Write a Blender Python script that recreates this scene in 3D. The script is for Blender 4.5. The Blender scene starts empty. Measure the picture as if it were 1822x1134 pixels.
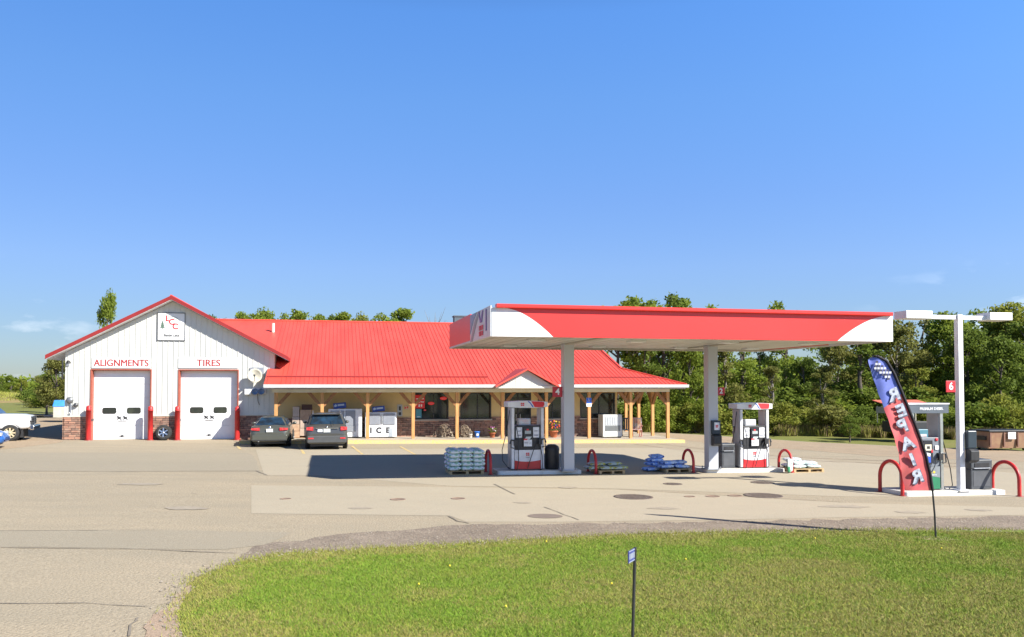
import bpy, math, random
import numpy as np
from mathutils import Vector, Matrix
R = math.radians
random.seed(7)
SC = bpy.context.scene
# ---------------------------------------------------------------- camera
F_PX, W_PX, H_PX = 1450.0, 1822.0, 1134.0
CAM_Z, PITCH, PY0 = 3.1, R(1.7), 643.0
cam = bpy.data.cameras.new('camera'); camo = bpy.data.objects.new('camera', cam)
SC.collection.objects.link(camo); SC.camera = camo
camo.location = (0, 0, CAM_Z); camo.rotation_euler = (R(90) + PITCH, 0, 0)
cam.sensor_width = 36.0; cam.lens = 36.0 * F_PX / W_PX
cam.shift_y = (PY0 - H_PX / 2) / W_PX
cam.clip_end = 5000
# ---------------------------------------------------------------- light
SUN_AZ = R(58)      # measured from the -Y direction towards +X
SUN_EL = R(36)
EXPOSURE = 0.95
SKY_STRENGTH = 0.085
world = bpy.data.worlds.new('World'); SC.world = world; world.use_nodes = True
nt = world.node_tree; nt.nodes.clear()
def N(nt, typ, **kw):
    n = nt.nodes.new(typ)
    for k, v in kw.items(): setattr(n, k, v)
    return n
sky = N(nt, 'ShaderNodeTexSky', sky_type='NISHITA', sun_disc=False, sun_elevation=SUN_EL)
sun_dir = Vector((math.sin(SUN_AZ) * math.cos(SUN_EL), -math.cos(SUN_AZ) * math.cos(SUN_EL), math.sin(SUN_EL)))
sky.sun_rotation = math.atan2(sun_dir.x, sun_dir.y)
sky.altitude = 300; sky.air_density = 1.0; sky.dust_density = 0.2; sky.ozone_density = 3.0
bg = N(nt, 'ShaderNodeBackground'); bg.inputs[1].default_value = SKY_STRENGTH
wo = N(nt, 'ShaderNodeOutputWorld')
# a few small low clouds
tc = N(nt, 'ShaderNodeTexCoord'); mp = N(nt, 'ShaderNodeMapping'); mp.inputs['Scale'].default_value = (5, 5, 14)
mp.inputs['Location'].default_value = (0.75, 0.3, 0.0)
no = N(nt, 'ShaderNodeTexNoise'); no.inputs['Scale'].default_value = 1.7; no.inputs['Detail'].default_value = 7
no.inputs['Roughness'].default_value = 0.55
sep = N(nt, 'ShaderNodeSeparateXYZ')
nt.links.new(tc.outputs['Generated'], mp.inputs[0]); nt.links.new(mp.outputs[0], no.inputs['Vector'])
nt.links.new(tc.outputs['Generated'], sep.inputs[0])
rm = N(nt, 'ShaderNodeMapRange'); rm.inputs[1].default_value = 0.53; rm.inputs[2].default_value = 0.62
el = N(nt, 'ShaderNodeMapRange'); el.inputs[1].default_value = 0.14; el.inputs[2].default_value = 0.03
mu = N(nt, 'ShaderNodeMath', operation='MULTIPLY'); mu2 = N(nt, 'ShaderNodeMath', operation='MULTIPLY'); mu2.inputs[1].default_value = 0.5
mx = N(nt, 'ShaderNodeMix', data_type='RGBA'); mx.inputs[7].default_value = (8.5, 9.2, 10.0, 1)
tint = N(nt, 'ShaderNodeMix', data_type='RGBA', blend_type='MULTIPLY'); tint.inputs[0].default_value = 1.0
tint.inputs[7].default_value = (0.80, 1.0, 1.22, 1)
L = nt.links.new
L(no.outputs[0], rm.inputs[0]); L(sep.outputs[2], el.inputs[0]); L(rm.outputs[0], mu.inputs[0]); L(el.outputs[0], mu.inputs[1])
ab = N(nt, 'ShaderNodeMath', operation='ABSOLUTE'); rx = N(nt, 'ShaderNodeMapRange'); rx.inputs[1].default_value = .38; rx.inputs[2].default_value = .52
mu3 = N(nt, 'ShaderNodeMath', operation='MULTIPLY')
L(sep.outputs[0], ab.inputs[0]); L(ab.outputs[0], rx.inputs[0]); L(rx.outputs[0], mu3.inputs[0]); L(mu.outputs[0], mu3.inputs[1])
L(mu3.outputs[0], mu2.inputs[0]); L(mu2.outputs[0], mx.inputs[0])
gr = N(nt, 'ShaderNodeValToRGB'); gr.color_ramp.interpolation = 'LINEAR'  # sky tint by height, dimmed overhead to cut the ambient fill
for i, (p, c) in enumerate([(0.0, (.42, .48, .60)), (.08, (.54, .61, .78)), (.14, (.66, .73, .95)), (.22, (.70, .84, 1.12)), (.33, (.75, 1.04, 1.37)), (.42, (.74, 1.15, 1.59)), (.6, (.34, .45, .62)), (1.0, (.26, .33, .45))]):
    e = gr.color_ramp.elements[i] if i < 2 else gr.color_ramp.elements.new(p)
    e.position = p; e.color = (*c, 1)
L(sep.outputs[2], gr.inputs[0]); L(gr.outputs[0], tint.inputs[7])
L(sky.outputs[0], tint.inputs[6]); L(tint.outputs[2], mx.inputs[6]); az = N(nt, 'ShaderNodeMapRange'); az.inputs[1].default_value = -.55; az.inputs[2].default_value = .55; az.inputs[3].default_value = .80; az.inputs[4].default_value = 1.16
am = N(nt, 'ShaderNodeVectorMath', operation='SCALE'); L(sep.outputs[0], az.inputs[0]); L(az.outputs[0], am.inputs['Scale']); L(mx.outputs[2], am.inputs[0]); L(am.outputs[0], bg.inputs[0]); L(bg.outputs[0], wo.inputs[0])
sl = bpy.data.lights.new('sun', 'SUN'); sl.energy = 5.0; sl.angle = R(0.53); sl.color = (1.0, 0.955, 0.87)
so = bpy.data.objects.new('sun', sl); SC.collection.objects.link(so)
so.rotation_euler = sun_dir.to_track_quat('Z', 'Y').to_euler(); so.location = (30, -30, 40)
SC.view_settings.view_transform = 'Standard'; SC.view_settings.look = 'None'
SC.view_settings.exposure = EXPOSURE; SC.view_settings.gamma = 1; SC.view_settings.use_curve_mapping = False
SC.cycles.max_bounces = 6; SC.cycles.transparent_max_bounces = 8
# ---------------------------------------------------------------- surveying helpers
EPS = 0.0125
def zg(x, y=0): return -EPS * max(-60, min(60, x))
def ray(px, py):
    a = (px - W_PX / 2) / F_PX; b = -(py - PY0) / F_PX
    return Vector((a, math.cos(PITCH) - b * math.sin(PITCH), math.sin(PITCH) + b * math.cos(PITCH)))
def G(px, py, off=0.0):
    d = ray(px, py); t = (CAM_Z - off) / -(d.z + EPS * d.x)
    return Vector((t * d.x, t * d.y, off - EPS * t * d.x))
def FD(px, py, Y):
    d = ray(px, py); t = Y / d.y
    return Vector((t * d.x, Y, CAM_Z + t * d.z))
class Frame:
    def __init__(s, x, y, yaw): s.o = (x, y); s.c = math.cos(yaw); s.s = math.sin(yaw); s.yaw = yaw
    def w(s, lx, ly, z=None):
        X = s.o[0] + lx * s.c - ly * s.s; Y = s.o[1] + lx * s.s + ly * s.c
        return Vector((X, Y, zg(X) if z is None else z))
    def at(s, px, py, ly=0.0):
        d = ray(px, py)   # t*d.x = ox+lx c-ly s ; t*d.y = oy+lx s+ly c
        ax = s.o[0] - ly * s.s; ay = s.o[1] + ly * s.c
        # t dx - lx c = ax ; t dy - lx s = ay
        det = -d.x * s.s + s.c * d.y
        t = (-ax * s.s + s.c * ay) / det
        lx = (d.x * ay - d.y * ax) / det
        return lx, CAM_Z + t * d.z
    def x(s, px, ly=0.0, py=690): return s.at(px, py, ly)[0]
    def z(s, px, py, ly=0.0): return s.at(px, py, ly)[1]
    def inv(s, v):
        dx = v.x - s.o[0]; dy = v.y - s.o[1]
        return dx * s.c + dy * s.s, -dx * s.s + dy * s.c
    def g(s, lx, ly): return zg(s.w(lx, ly, 0).x)
# ---------------------------------------------------------------- materials
MATS = {}
def mat(name, col, rough=0.6, metal=0.0, col2=None, scale=4.0, detail=4, lo=0.35, hi=0.65, bump=0.0, bscale=None,
        spec=0.5, stretch=(1, 1, 1), coat=0.0, speck=None, speck_scale=60, trans=0.0, em=None):
    if name in MATS: return MATS[name]
    m = bpy.data.materials.new(name); m.use_nodes = True; t = m.node_tree; b = t.nodes['Principled BSDF']
    b.inputs['Roughness'].default_value = rough; b.inputs['Metallic'].default_value = metal
    b.inputs['Specular IOR Level'].default_value = spec; b.inputs['Coat Weight'].default_value = coat
    b.inputs['Base Color'].default_value = (*col, 1)
    if em: b.inputs['Emission Color'].default_value = (*em[0], 1); b.inputs['Emission Strength'].default_value = em[1]
    if col2 is None: col2 = tuple(c * 0.86 for c in col)
    tc = N(t, 'ShaderNodeTexCoord'); mp = N(t, 'ShaderNodeMapping'); mp.inputs['Scale'].default_value = stretch
    t.links.new(tc.outputs['Object'], mp.inputs[0])
    no = N(t, 'ShaderNodeTexNoise'); no.inputs['Scale'].default_value = scale; no.inputs['Detail'].default_value = detail
    t.links.new(mp.outputs[0], no.inputs['Vector'])
    rg = N(t, 'ShaderNodeMapRange'); rg.inputs[1].default_value = lo; rg.inputs[2].default_value = hi
    t.links.new(no.outputs[0], rg.inputs[0])
    mx = N(t, 'ShaderNodeMix', data_type='RGBA'); mx.inputs[6].default_value = (*col, 1); mx.inputs[7].default_value = (*col2, 1)
    t.links.new(rg.outputs[0], mx.inputs[0]); out = mx.outputs[2]
    if speck:
        n2 = N(t, 'ShaderNodeTexNoise'); n2.inputs['Scale'].default_value = speck_scale; n2.inputs['Detail'].default_value = 3
        t.links.new(mp.outputs[0], n2.inputs['Vector'])
        r2 = N(t, 'ShaderNodeMapRange'); r2.inputs[1].default_value = 0.42; r2.inputs[2].default_value = 0.66
        t.links.new(n2.outputs[0], r2.inputs[0])
        m2 = N(t, 'ShaderNodeMix', data_type='RGBA'); m2.inputs[7].default_value = (*speck, 1)
        t.links.new(r2.outputs[0], m2.inputs[0]); t.links.new(out, m2.inputs[6]); out = m2.outputs[2]
    t.links.new(out, b.inputs['Base Color'])
    if bump:
        nb = N(t, 'ShaderNodeTexNoise'); nb.inputs['Scale'].default_value = bscale or scale * 6; nb.inputs['Detail'].default_value = 5
        t.links.new(mp.outputs[0], nb.inputs['Vector'])
        bp = N(t, 'ShaderNodeBump'); bp.inputs['Strength'].default_value = bump; bp.inputs['Distance'].default_value = 0.02
        t.links.new(nb.outputs[0], bp.inputs['Height']); t.links.new(bp.outputs[0], b.inputs['Normal'])
    if trans:
        tr = N(t, 'ShaderNodeBsdfTranslucent'); ms = N(t, 'ShaderNodeMixShader'); ms.inputs[0].default_value = trans
        t.links.new(out, tr.inputs[0]); t.links.new(b.outputs[0], ms.inputs[1]); t.links.new(tr.outputs[0], ms.inputs[2])
        t.links.new(ms.outputs[0], t.nodes['Material Output'].inputs[0])
    MATS[name] = m; return m
def ground_mat(name, a, b_, c, s1=0.25, s2=3.0, s3=45.0, stretch=(1, 1, 1), rough=0.9, bump=0.4, amt=0.5, dark=None):
    m = bpy.data.materials.new(name); m.use_nodes = True; t = m.node_tree; p = t.nodes['Principled BSDF']
    p.inputs['Roughness'].default_value = rough; p.inputs['Specular IOR Level'].default_value = 0.2
    tc = N(t, 'ShaderNodeTexCoord'); mp = N(t, 'ShaderNodeMapping'); mp.inputs['Scale'].default_value = stretch
    t.links.new(tc.outputs['Object'], mp.inputs[0])
    def noise(s, d, lo, hi, vec=None, r=.6):
        n = N(t, 'ShaderNodeTexNoise'); n.inputs['Scale'].default_value = s; n.inputs['Detail'].default_value = d; n.inputs['Roughness'].default_value = r
        t.links.new(vec or mp.outputs[0], n.inputs['Vector'])
        q = N(t, 'ShaderNodeMapRange'); q.inputs[1].default_value = lo; q.inputs[2].default_value = hi
        t.links.new(n.outputs[0], q.inputs[0]); return q.outputs[0], n.outputs[0]
    f1, _ = noise(s1, 5, .35, .65); f2, _ = noise(s2, 5, .35, .7); f3, h3 = noise(s3, 2, .38, .62, tc.outputs['Object'])
    m1 = N(t, 'ShaderNodeMix', data_type='RGBA'); m1.inputs[6].default_value = (*a, 1); m1.inputs[7].default_value = (*b_, 1)
    t.links.new(f1, m1.inputs[0])
    k = N(t, 'ShaderNodeMath', operation='MULTIPLY'); k.inputs[1].default_value = amt; t.links.new(f2, k.inputs[0])
    m2 = N(t, 'ShaderNodeMix', data_type='RGBA'); m2.inputs[7].default_value = (*c, 1)
    t.links.new(k.outputs[0], m2.inputs[0]); t.links.new(m1.outputs[2], m2.inputs[6])
    dk = dark or tuple(v * .62 for v in a)
    k3 = N(t, 'ShaderNodeMath', operation='MULTIPLY'); k3.inputs[1].default_value = .55; t.links.new(f3, k3.inputs[0])
    m3 = N(t, 'ShaderNodeMix', data_type='RGBA'); m3.inputs[7].default_value = (*dk, 1); n_coarse = 1
    t.links.new(k3.outputs[0], m3.inputs[0]); t.links.new(m2.outputs[2], m3.inputs[6])
    t.links.new(m3.outputs[2], p.inputs['Base Color'])
    bp = N(t, 'ShaderNodeBump'); bp.inputs['Strength'].default_value = bump; bp.inputs['Distance'].default_value = 0.02
    t.links.new(h3, bp.inputs['Height']); t.links.new(bp.outputs[0], p.inputs['Normal'])
    MATS[name] = m; return m
def stone_mat():
    m = bpy.data.materials.new('ledge_stone'); m.use_nodes = True; t = m.node_tree; p = t.nodes['Principled BSDF']
    p.inputs['Roughness'].default_value = .85
    tc = N(t, 'ShaderNodeTexCoord'); s = N(t, 'ShaderNodeSeparateXYZ'); c = N(t, 'ShaderNodeCombineXYZ')
    ad = N(t, 'ShaderNodeMath', operation='ADD')
    t.links.new(tc.outputs['Object'], s.inputs[0]); t.links.new(s.outputs[0], ad.inputs[0]); t.links.new(s.outputs[1], ad.inputs[1])
    t.links.new(ad.outputs[0], c.inputs[0]); t.links.new(s.outputs[2], c.inputs[1])
    nz = N(t, 'ShaderNodeTexNoise'); nz.inputs['Scale'].default_value = 2.5
    t.links.new(c.outputs[0], nz.inputs['Vector'])
    va = N(t, 'ShaderNodeVectorMath', operation='MULTIPLY_ADD'); va.inputs[1].default_value = (.12, .05, 0)
    t.links.new(nz.outputs['Color'], va.inputs[0]); t.links.new(c.outputs[0], va.inputs[2])
    br = N(t, 'ShaderNodeTexBrick'); br.inputs['Scale'].default_value = 1.0
    br.inputs['Brick Width'].default_value = .34; br.inputs['Row Height'].default_value = .115; br.inputs['Mortar Size'].default_value = .012
    br.inputs['Color1'].default_value = (.46, .23, .15, 1); br.inputs['Color2'].default_value = (.13, .075, .06, 1)
    br.inputs['Mortar'].default_value = (.055, .038, .032, 1); br.offset = .37; br.squash = 1.5; br.squash_frequency = 3
    t.links.new(va.outputs[0], br.inputs['Vector'])
    n2 = N(t, 'ShaderNodeTexNoise'); n2.inputs['Scale'].default_value = 7; n2.inputs['Detail'].default_value = 6
    t.links.new(tc.outputs['Object'], n2.inputs['Vector'])
    r2 = N(t, 'ShaderNodeMapRange'); r2.inputs[1].default_value = .4; r2.inputs[2].default_value = .75; r2.inputs[4].default_value = .6
    t.links.new(n2.outputs[0], r2.inputs[0])
    mx = N(t, 'ShaderNodeMix', data_type='RGBA'); mx.inputs[7].default_value = (.42, .30, .22, 1)
    t.links.new(r2.outputs[0], mx.inputs[0]); t.links.new(br.outputs[0], mx.inputs[6]); t.links.new(mx.outputs[2], p.inputs['Base Color'])
    bp = N(t, 'ShaderNodeBump'); bp.inputs['Strength'].default_value = 1; bp.inputs['Distance'].default_value = .05; bp.invert = True
    t.links.new(br.outputs['Fac'], bp.inputs['Height']); t.links.new(bp.outputs[0], p.inputs['Normal'])
    MATS['stone'] = m; return m
STONE = stone_mat()
WHITE_SIDING = mat('white_siding', (.60, .60, .555), .5, col2=(.55, .55, .51), scale=.7, stretch=(1, 1, .3))
WHITE = mat('white_paint', (.78, .78, .77), .4, col2=(.70, .70, .68), scale=1.5)
WHITE_DOOR = mat('white_door_paint', (.80, .80, .80), .4, col2=(.74, .74, .73), scale=.8)
SOFFIT = mat('soffit_white', (.62, .60, .54), .5, col2=(.52, .50, .44), scale=.5)
RED_ROOF = mat('red_roof_metal', (.68, .088, .062), .45, col2=(.60, .074, .052), scale=.5, detail=8, lo=.42, hi=.6, stretch=(2.2, .35, 1), spec=.4)
RED_TRIM = mat('red_trim', (.30, .028, .025), .4, col2=(.25, .022, .02), scale=.8)
RED_FASCIA = mat('red_fascia_panel', (.72, .040, .034), .35, col2=(.69, .036, .03), scale=.3)
RED_POST = mat('red_post_paint', (.60, .03, .03), .4, col2=(.42, .025, .025), scale=3, bump=.1)
BROWN_REVEAL = mat('door_reveal', (.38, .10, .06), .6)
WOOD = mat('cedar_post_wood', (.62, .33, .12), .7, col2=(.48, .23, .08), scale=3, stretch=(6, 6, .6), bump=.2, bscale=12)
WOOD_D = mat('cedar_brace_wood', (.33, .15, .05), .7, col2=(.25, .105, .035), scale=3, stretch=(3, 3, 3), bump=.2)
TAN = mat('tan_wall', (.64, .48, .23), .8, col2=(.58, .43, .20), scale=1.5)
CREAM = mat('cream_trim', (.72, .68, .56), .55, col2=(.62, .57, .45), scale=1.2)
GLASS = mat('dark_glass', (.018, .024, .022), .06, col2=(.06, .075, .05), scale=1.1, lo=.5, hi=.75, spec=.8)  # green-grey blotches painted in for tree reflections and the dim interior
CAR_GLASS = mat('car_glass', (.015, .022, .03), .05, col2=(.02, .05, .09), scale=3, spec=.8)
BLACK = mat('black_plastic', (.022, .022, .024), .45, col2=(.035, .035, .036), scale=6)
RUBBER = mat('rubber', (.018, .018, .018), .85, col2=(.035, .034, .032), scale=9)
GREY_M = mat('grey_metal', (.36, .38, .42), .38, metal=.35, col2=(.30, .32, .35), scale=2)
SILVER = mat('silver_metal', (.62, .63, .64), .28, metal=.9, col2=(.5, .5, .5), scale=5)
DKGREY = mat('dark_grey_plastic', (.07, .075, .085), .5, col2=(.05, .055, .06), scale=4)
CHROME = mat('chrome', (.75, .75, .76), .15, metal=1.0)
CONC = mat('island_concrete', (.66, .64, .58), .8, col2=(.50, .47, .42), scale=2.2, bump=.3, speck=(.42, .39, .34), speck_scale=30)
YELLOW = mat('yellow_curb_paint', (.72, .50, .16), .75, col2=(.60, .44, .22), scale=2.0, lo=.42, hi=.72, bump=.3, speck=(.50, .40, .26), speck_scale=12)
PAPER = mat('poster_white', (.75, .76, .78), .5, col2=(.55, .58, .62), scale=9, lo=.5, hi=.62)
RED_PR = mat('red_print', (.70, .03, .04), .5)
BLUE_PR = mat('blue_print', (.03, .10, .55), .5)
DARK_PR = mat('dark_print', (.03, .03, .035), .5)
# ---------------------------------------------------------------- mesh builder
def link(o): SC.collection.objects.link(o); return o
class MB:
    def __init__(s): s.v = []; s.f = []; s.m = []; s.sm = []
    def face(s, pts, m=0, smooth=False):
        i = len(s.v); s.v += [tuple(p) for p in pts]; s.f.append(tuple(range(i, i + len(pts)))); s.m.append(m); s.sm.append(smooth); return s
    def add(s, vs, fs, m=0, smooth=False, M=None):
        i = len(s.v); s.v += [tuple(M @ Vector(p)) if M else tuple(p) for p in vs]
        for f in fs: s.f.append(tuple(i + k for k in f)); s.m.append(m); s.sm.append(smooth)
        return s
    def box(s, x0, x1, y0, y1, z0, z1, m=0, M=None):
        vs = [(x0, y0, z0), (x1, y0, z0), (x1, y1, z0), (x0, y1, z0), (x0, y0, z1), (x1, y0, z1), (x1, y1, z1), (x0, y1, z1)]
        return s.add(vs, [(3, 2, 1, 0), (4, 5, 6, 7), (0, 1, 5, 4), (1, 2, 6, 5), (2, 3, 7, 6), (3, 0, 4, 7)], m, False, M)
    def prism(s, poly, y0, y1, m=0, M=None, smooth=False):   # poly in x,z  extruded along y
        n = len(poly); vs = [(x, y0, z) for x, z in poly] + [(x, y1, z) for x, z in poly]
        s.add(vs, [tuple(range(n)), tuple(reversed(range(n, 2 * n)))], m, False, M)
        return s.add(vs, [((k + 1) % n, k, n + k, n + (k + 1) % n) for k in range(n)], m, smooth, M)
    def prism_x(s, poly, x0, x1, m=0, M=None):   # poly in y,z extruded along x
        n = len(poly); vs = [(x0, y, z) for y, z in poly] + [(x1, y, z) for y, z in poly]
        return s.add(vs, [tuple(reversed(range(n))), tuple(range(n, 2 * n))] + [(k, (k + 1) % n, n + (k + 1) % n, n + k) for k in range(n)], m, False, M)
    def prism_z(s, poly, z0, z1, m=0):
        n = len(poly); g = lambda z, p: z(p[0], p[1]) if callable(z) else z
        vs = [(x, y, g(z0, (x, y))) for x, y in poly] + [(x, y, g(z1, (x, y))) for x, y in poly]
        return s.add(vs, [tuple(reversed(range(n))), tuple(range(n, 2 * n))] + [(k, (k + 1) % n, n + (k + 1) % n, n + k) for k in range(n)], m)
    def tube(s, pts, r, n=8, m=0, cap=True, smooth=True):
        pts = [Vector(p) for p in pts]; rs = r if isinstance(r, (list, tuple)) else [r] * len(pts)
        rings = []; prev = None
        for i, p in enumerate(pts):
            d = (pts[min(i + 1, len(pts) - 1)] - pts[max(i - 1, 0)]).normalized()
            if prev is None:
                a = Vector((0, 0, 1)) if abs(d.z) < .9 else Vector((1, 0, 0)); u = d.cross(a).normalized()
            else: u = (prev - d * prev.dot(d)).normalized()
            prev = u; w = d.cross(u)
            rings.append([p + (u * math.cos(2 * math.pi * k / n) + w * math.sin(2 * math.pi * k / n)) * rs[i] for k in range(n)])
        vs = [q for ring in rings for q in ring]
        fs = [(i * n + k, i * n + (k + 1) % n, (i + 1) * n + (k + 1) % n, (i + 1) * n + k) for i in range(len(pts) - 1) for k in range(n)]
        s.add(vs, fs, m, smooth)
        if cap: s.add(rings[0], [tuple(reversed(range(n)))], m); s.add(rings[-1], [tuple(range(n))], m)
        return s
    def lathe(s, prof, c=(0, 0, 0), n=20, m=0, axis='z', smooth=True):   # prof list of (r, h)
        vs = []; 
        for r, h in prof:
            for k in range(n):
                a = 2 * math.pi * k / n; x, y, z = r * math.cos(a), r * math.sin(a), h
                if axis == 'x': x, y, z = h, r * math.cos(a), r * math.sin(a)
                elif axis == 'y': x, y, z = r * math.sin(a), h, r * math.cos(a)
                vs.append((c[0] + x, c[1] + y, c[2] + z))
        fs = [(i * n + k, i * n + (k + 1) % n, (i + 1) * n + (k + 1) % n, (i + 1) * n + k) for i in range(len(prof) - 1) for k in range(n)]
        return s.add(vs, fs, m, smooth)
    def ball(s, c, r, m=0, n=10, k=6, sq=(1, 1, 1)):
        prof = [(math.sin(math.pi * i / k), -math.cos(math.pi * i / k)) for i in range(k + 1)]
        vs = [(c[0] + r * sq[0] * a * math.cos(2 * math.pi * j / n), c[1] + r * sq[1] * a * math.sin(2 * math.pi * j / n), c[2] + r * sq[2] * b) for a, b in prof for j in range(n)]
        return s.add(vs, [(i * n + j, i * n + (j + 1) % n, (i + 1) * n + (j + 1) % n, (i + 1) * n + j) for i in range(k) for j in range(n)], m, True)
    def build(s, name, mats, parent=None, bevel=0.0):
        me = bpy.data.meshes.new(name); me.from_pydata(s.v, [], s.f)
        mats = mats if isinstance(mats, (list, tuple)) else [mats]
        for q in mats: me.materials.append(q)
        me.polygons.foreach_set('material_index', s.m); me.polygons.foreach_set('use_smooth', s.sm)
        me.update(); o = link(bpy.data.objects.new(name, me))
        if parent: o.parent = parent
        if bevel:
            b = o.modifiers.new('edge', 'BEVEL'); b.width = bevel; b.segments = 2; b.limit_method = 'ANGLE'; b.angle_limit = R(40)
        return o
def tag(o, label=None, cat=None, group=None, kind=None):
    if label: o['label'] = label
    if cat: o['category'] = cat
    if group: o['group'] = group
    if kind: o['kind'] = kind
    return o
def thing(name, label, cat, loc=(0, 0, 0), rz=0, group=None):
    o = link(bpy.data.objects.new(name, None)); o.location = loc; o.rotation_euler = (0, 0, rz); o.empty_display_size = .2
    return tag(o, label, cat, group)
def copy_tree(o, parent=None):
    c = o.copy(); link(c); c.parent = parent
    for ch in list(o.children): copy_tree(ch, c)
    return c
def dup(o, loc, rz=None, label=None):
    c = copy_tree(o); c.location = loc
    if rz is not None: c.rotation_euler = (0, 0, rz)
    if label: c['label'] = label
    return c
def text(name, s, size, m, parent=None, loc=(0, 0, 0), rot=(R(90), 0, 0), depth=.004, bold=0.0, sx=1.0, align='CENTER', space=1.0, fat=0.0):
    cu = bpy.data.curves.new('t', 'FONT'); cu.body = s; cu.size = size; cu.extrude = depth; cu.offset = bold
    cu.align_x = align; cu.align_y = 'CENTER'; cu.space_character = space
    to = bpy.data.objects.new('t', cu); link(to); bpy.context.view_layer.update()
    me = bpy.data.meshes.new_from_object(to.evaluated_get(bpy.context.evaluated_depsgraph_get()))
    bpy.data.objects.remove(to); me.materials.clear(); me.materials.append(m); me.name = name
    for v in me.vertices: v.co.x *= sx
    if fat:
        import bmesh
        bm = bmesh.new(); bm.from_mesh(me); n0 = bm.verts[:]
        for k, (dx, dy) in enumerate(((fat, 0), (-fat, 0), (0, fat * .7))):
            r_ = bmesh.ops.duplicate(bm, geom=list(n0) + list({e for v in n0 for e in v.link_edges}) + list({f for v in n0 for f in v.link_faces}))
            for v in r_['geom']:
                if isinstance(v, bmesh.types.BMVert): v.co.x += dx; v.co.y += dy; v.co.z += .0012 * (k + 1)
        bm.to_mesh(me); bm.free()
    o = link(bpy.data.objects.new(name, me)); o.location = loc; o.rotation_euler = rot
    if parent: o.parent = parent
    return o
# ---------------------------------------------------------------- ground
BF = Frame(*G(114, 783).xy, R(12.1))           # building frame
A = FD(875, 596, 23.2)
CF = Frame(A.x, A.y, R(12.6))                  # canopy frame
def sheet(name, pts, m, off, cuts=None):
    import bmesh
    bm = bmesh.new(); f = bm.faces.new([bm.verts.new((p[0], p[1], 0)) for p in pts])
    for x in ([-60, 60] if cuts is None else cuts):
        bmesh.ops.bisect_plane(bm, geom=bm.verts[:] + bm.edges[:] + bm.faces[:], plane_co=(x, 0, 0), plane_no=(1, 0, 0))
    bmesh.ops.triangulate(bm, faces=bm.faces[:])
    for v in bm.verts: v.co.z = zg(v.co.x) + off
    for f in bm.faces:
        f.normal_update()
        if f.normal.z < 0: f.normal_flip()
    me = bpy.data.meshes.new(name); bm.to_mesh(me); bm.free(); me.materials.append(m)
    o = link(bpy.data.objects.new(name, me)); return tag(o, kind='structure')
def wob(pts, step=0.5, amp=0.08, seed=1, closed=True):
    r = random.Random(seed); out = []
    n = len(pts)
    for i in range(n if closed else n - 1):
        a = Vector(pts[i][:2]); b = Vector(pts[(i + 1) % n][:2]); k = max(1, min(80, int((b - a).length / step)))
        for j in range(k):
            p = a.lerp(b, j / k)
            if j: p += Vector((r.uniform(-amp, amp), r.uniform(-amp, amp)))
            out.append((p.x, p.y))
    return out
MEADOW = ground_mat('meadow', (.19, .21, .05), (.25, .215, .08), (.15, .18, .042), .05, .6, 9, amt=.7)
LAWN = ground_mat('lawn_soil', (.18, .25, .042), (.27, .26, .08), (.14, .21, .033), .5, 2.2, 28, amt=.8)
ASPH = ground_mat('worn_pavement', (.385, .325, .232), (.33, .285, .208), (.44, .36, .25), .22, .9, 24, stretch=(.3, 1.1, 1), amt=.7, bump=.9)
CONCP = ground_mat('tank_pad_concrete', (.425, .368, .272), (.455, .39, .285), (.39, .34, .255), .2, 1.4, 50, stretch=(.5, 1, 1), amt=.5, bump=.15)
GREYP = ground_mat('grey_patch', (.345, .30, .222), (.38, .325, .238), (.315, .277, .207), .15, 1.2, 40, stretch=(.4, 1, 1), amt=.5)
GRAV = ground_mat('gravel', (.27, .22, .165), (.37, .305, .23), (.20, .165, .125), .5, 3.0, 22, amt=.7, bump=1.0, dark=(.12, .09, .075))
DIRT = ground_mat('dirt', (.40, .30, .20), (.34, .27, .19), (.45, .35, .24), .12, 1.2, 18, amt=.6)
sheet('ground', [(-700, -300), (700, -300), (700, 1500), (-700, 1500)], MEADOW, -0.03, [-60, 60])
lot = [(-59, -40), (59, -40), (59, 42), G(1822, 803), G(1600, 794), G(1440, 786.5), G(1250, 774), G(1140, 768), (0, 84), (-35, 84), G(108, 743), G(0, 745), (-59, 56)]
sheet('parking_lot', wob(lot, 1.5, .15), ASPH, 0.0, [])
sheet('dirt_yard', wob([G(1165, 771), G(1250, 775), G(1440, 787.5), G(1600, 795), G(1822, 804), (36, 43), (36, 33), G(1822, 822), G(1560, 812), G(1420, 800), G(1290, 795), G(1200, 780)], 1, .25, 3), DIRT, .005, [])
sheet('dirt_yard', wob([G(112, 744), G(0, 746), (-58, 55), (-58, 39), G(0, 800), G(100, 789), G(112, 786)], 1, .2, 4), DIRT, .005, [])
sheet('concrete_pad', [G(447, 864), G(800, 867), G(1100, 872), G(1500, 895), G(1900, 905), G(1900, 916), G(1500, 921), G(1300, 925), G(1000, 929), G(830, 929), G(800, 918), G(447, 914)], CONCP, .004, [])
sheet('concrete_pad', [G(455, 800), G(1180, 797), G(1240, 801), G(1500, 822), G(1900, 848), G(1900, 886), G(1500, 884), G(1100, 870), G(800, 865), G(560, 846), G(470, 846)], CONCP, .004, [])
sheet('asphalt_patch', wob([G(-300, 806), G(0, 806), G(440, 806), G(452, 812), G(462, 838), G(200, 839), G(0, 838), G(-300, 838)], 1, .05, 5), GREYP, .004, [])
sheet('asphalt_patch', wob([G(-400, 946), G(0, 944), G(300, 944), G(520, 948), G(470, 970), G(400, 978), G(0, 974), G(-400, 976)], .6, .06, 6), GREYP, .004, [])
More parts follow.
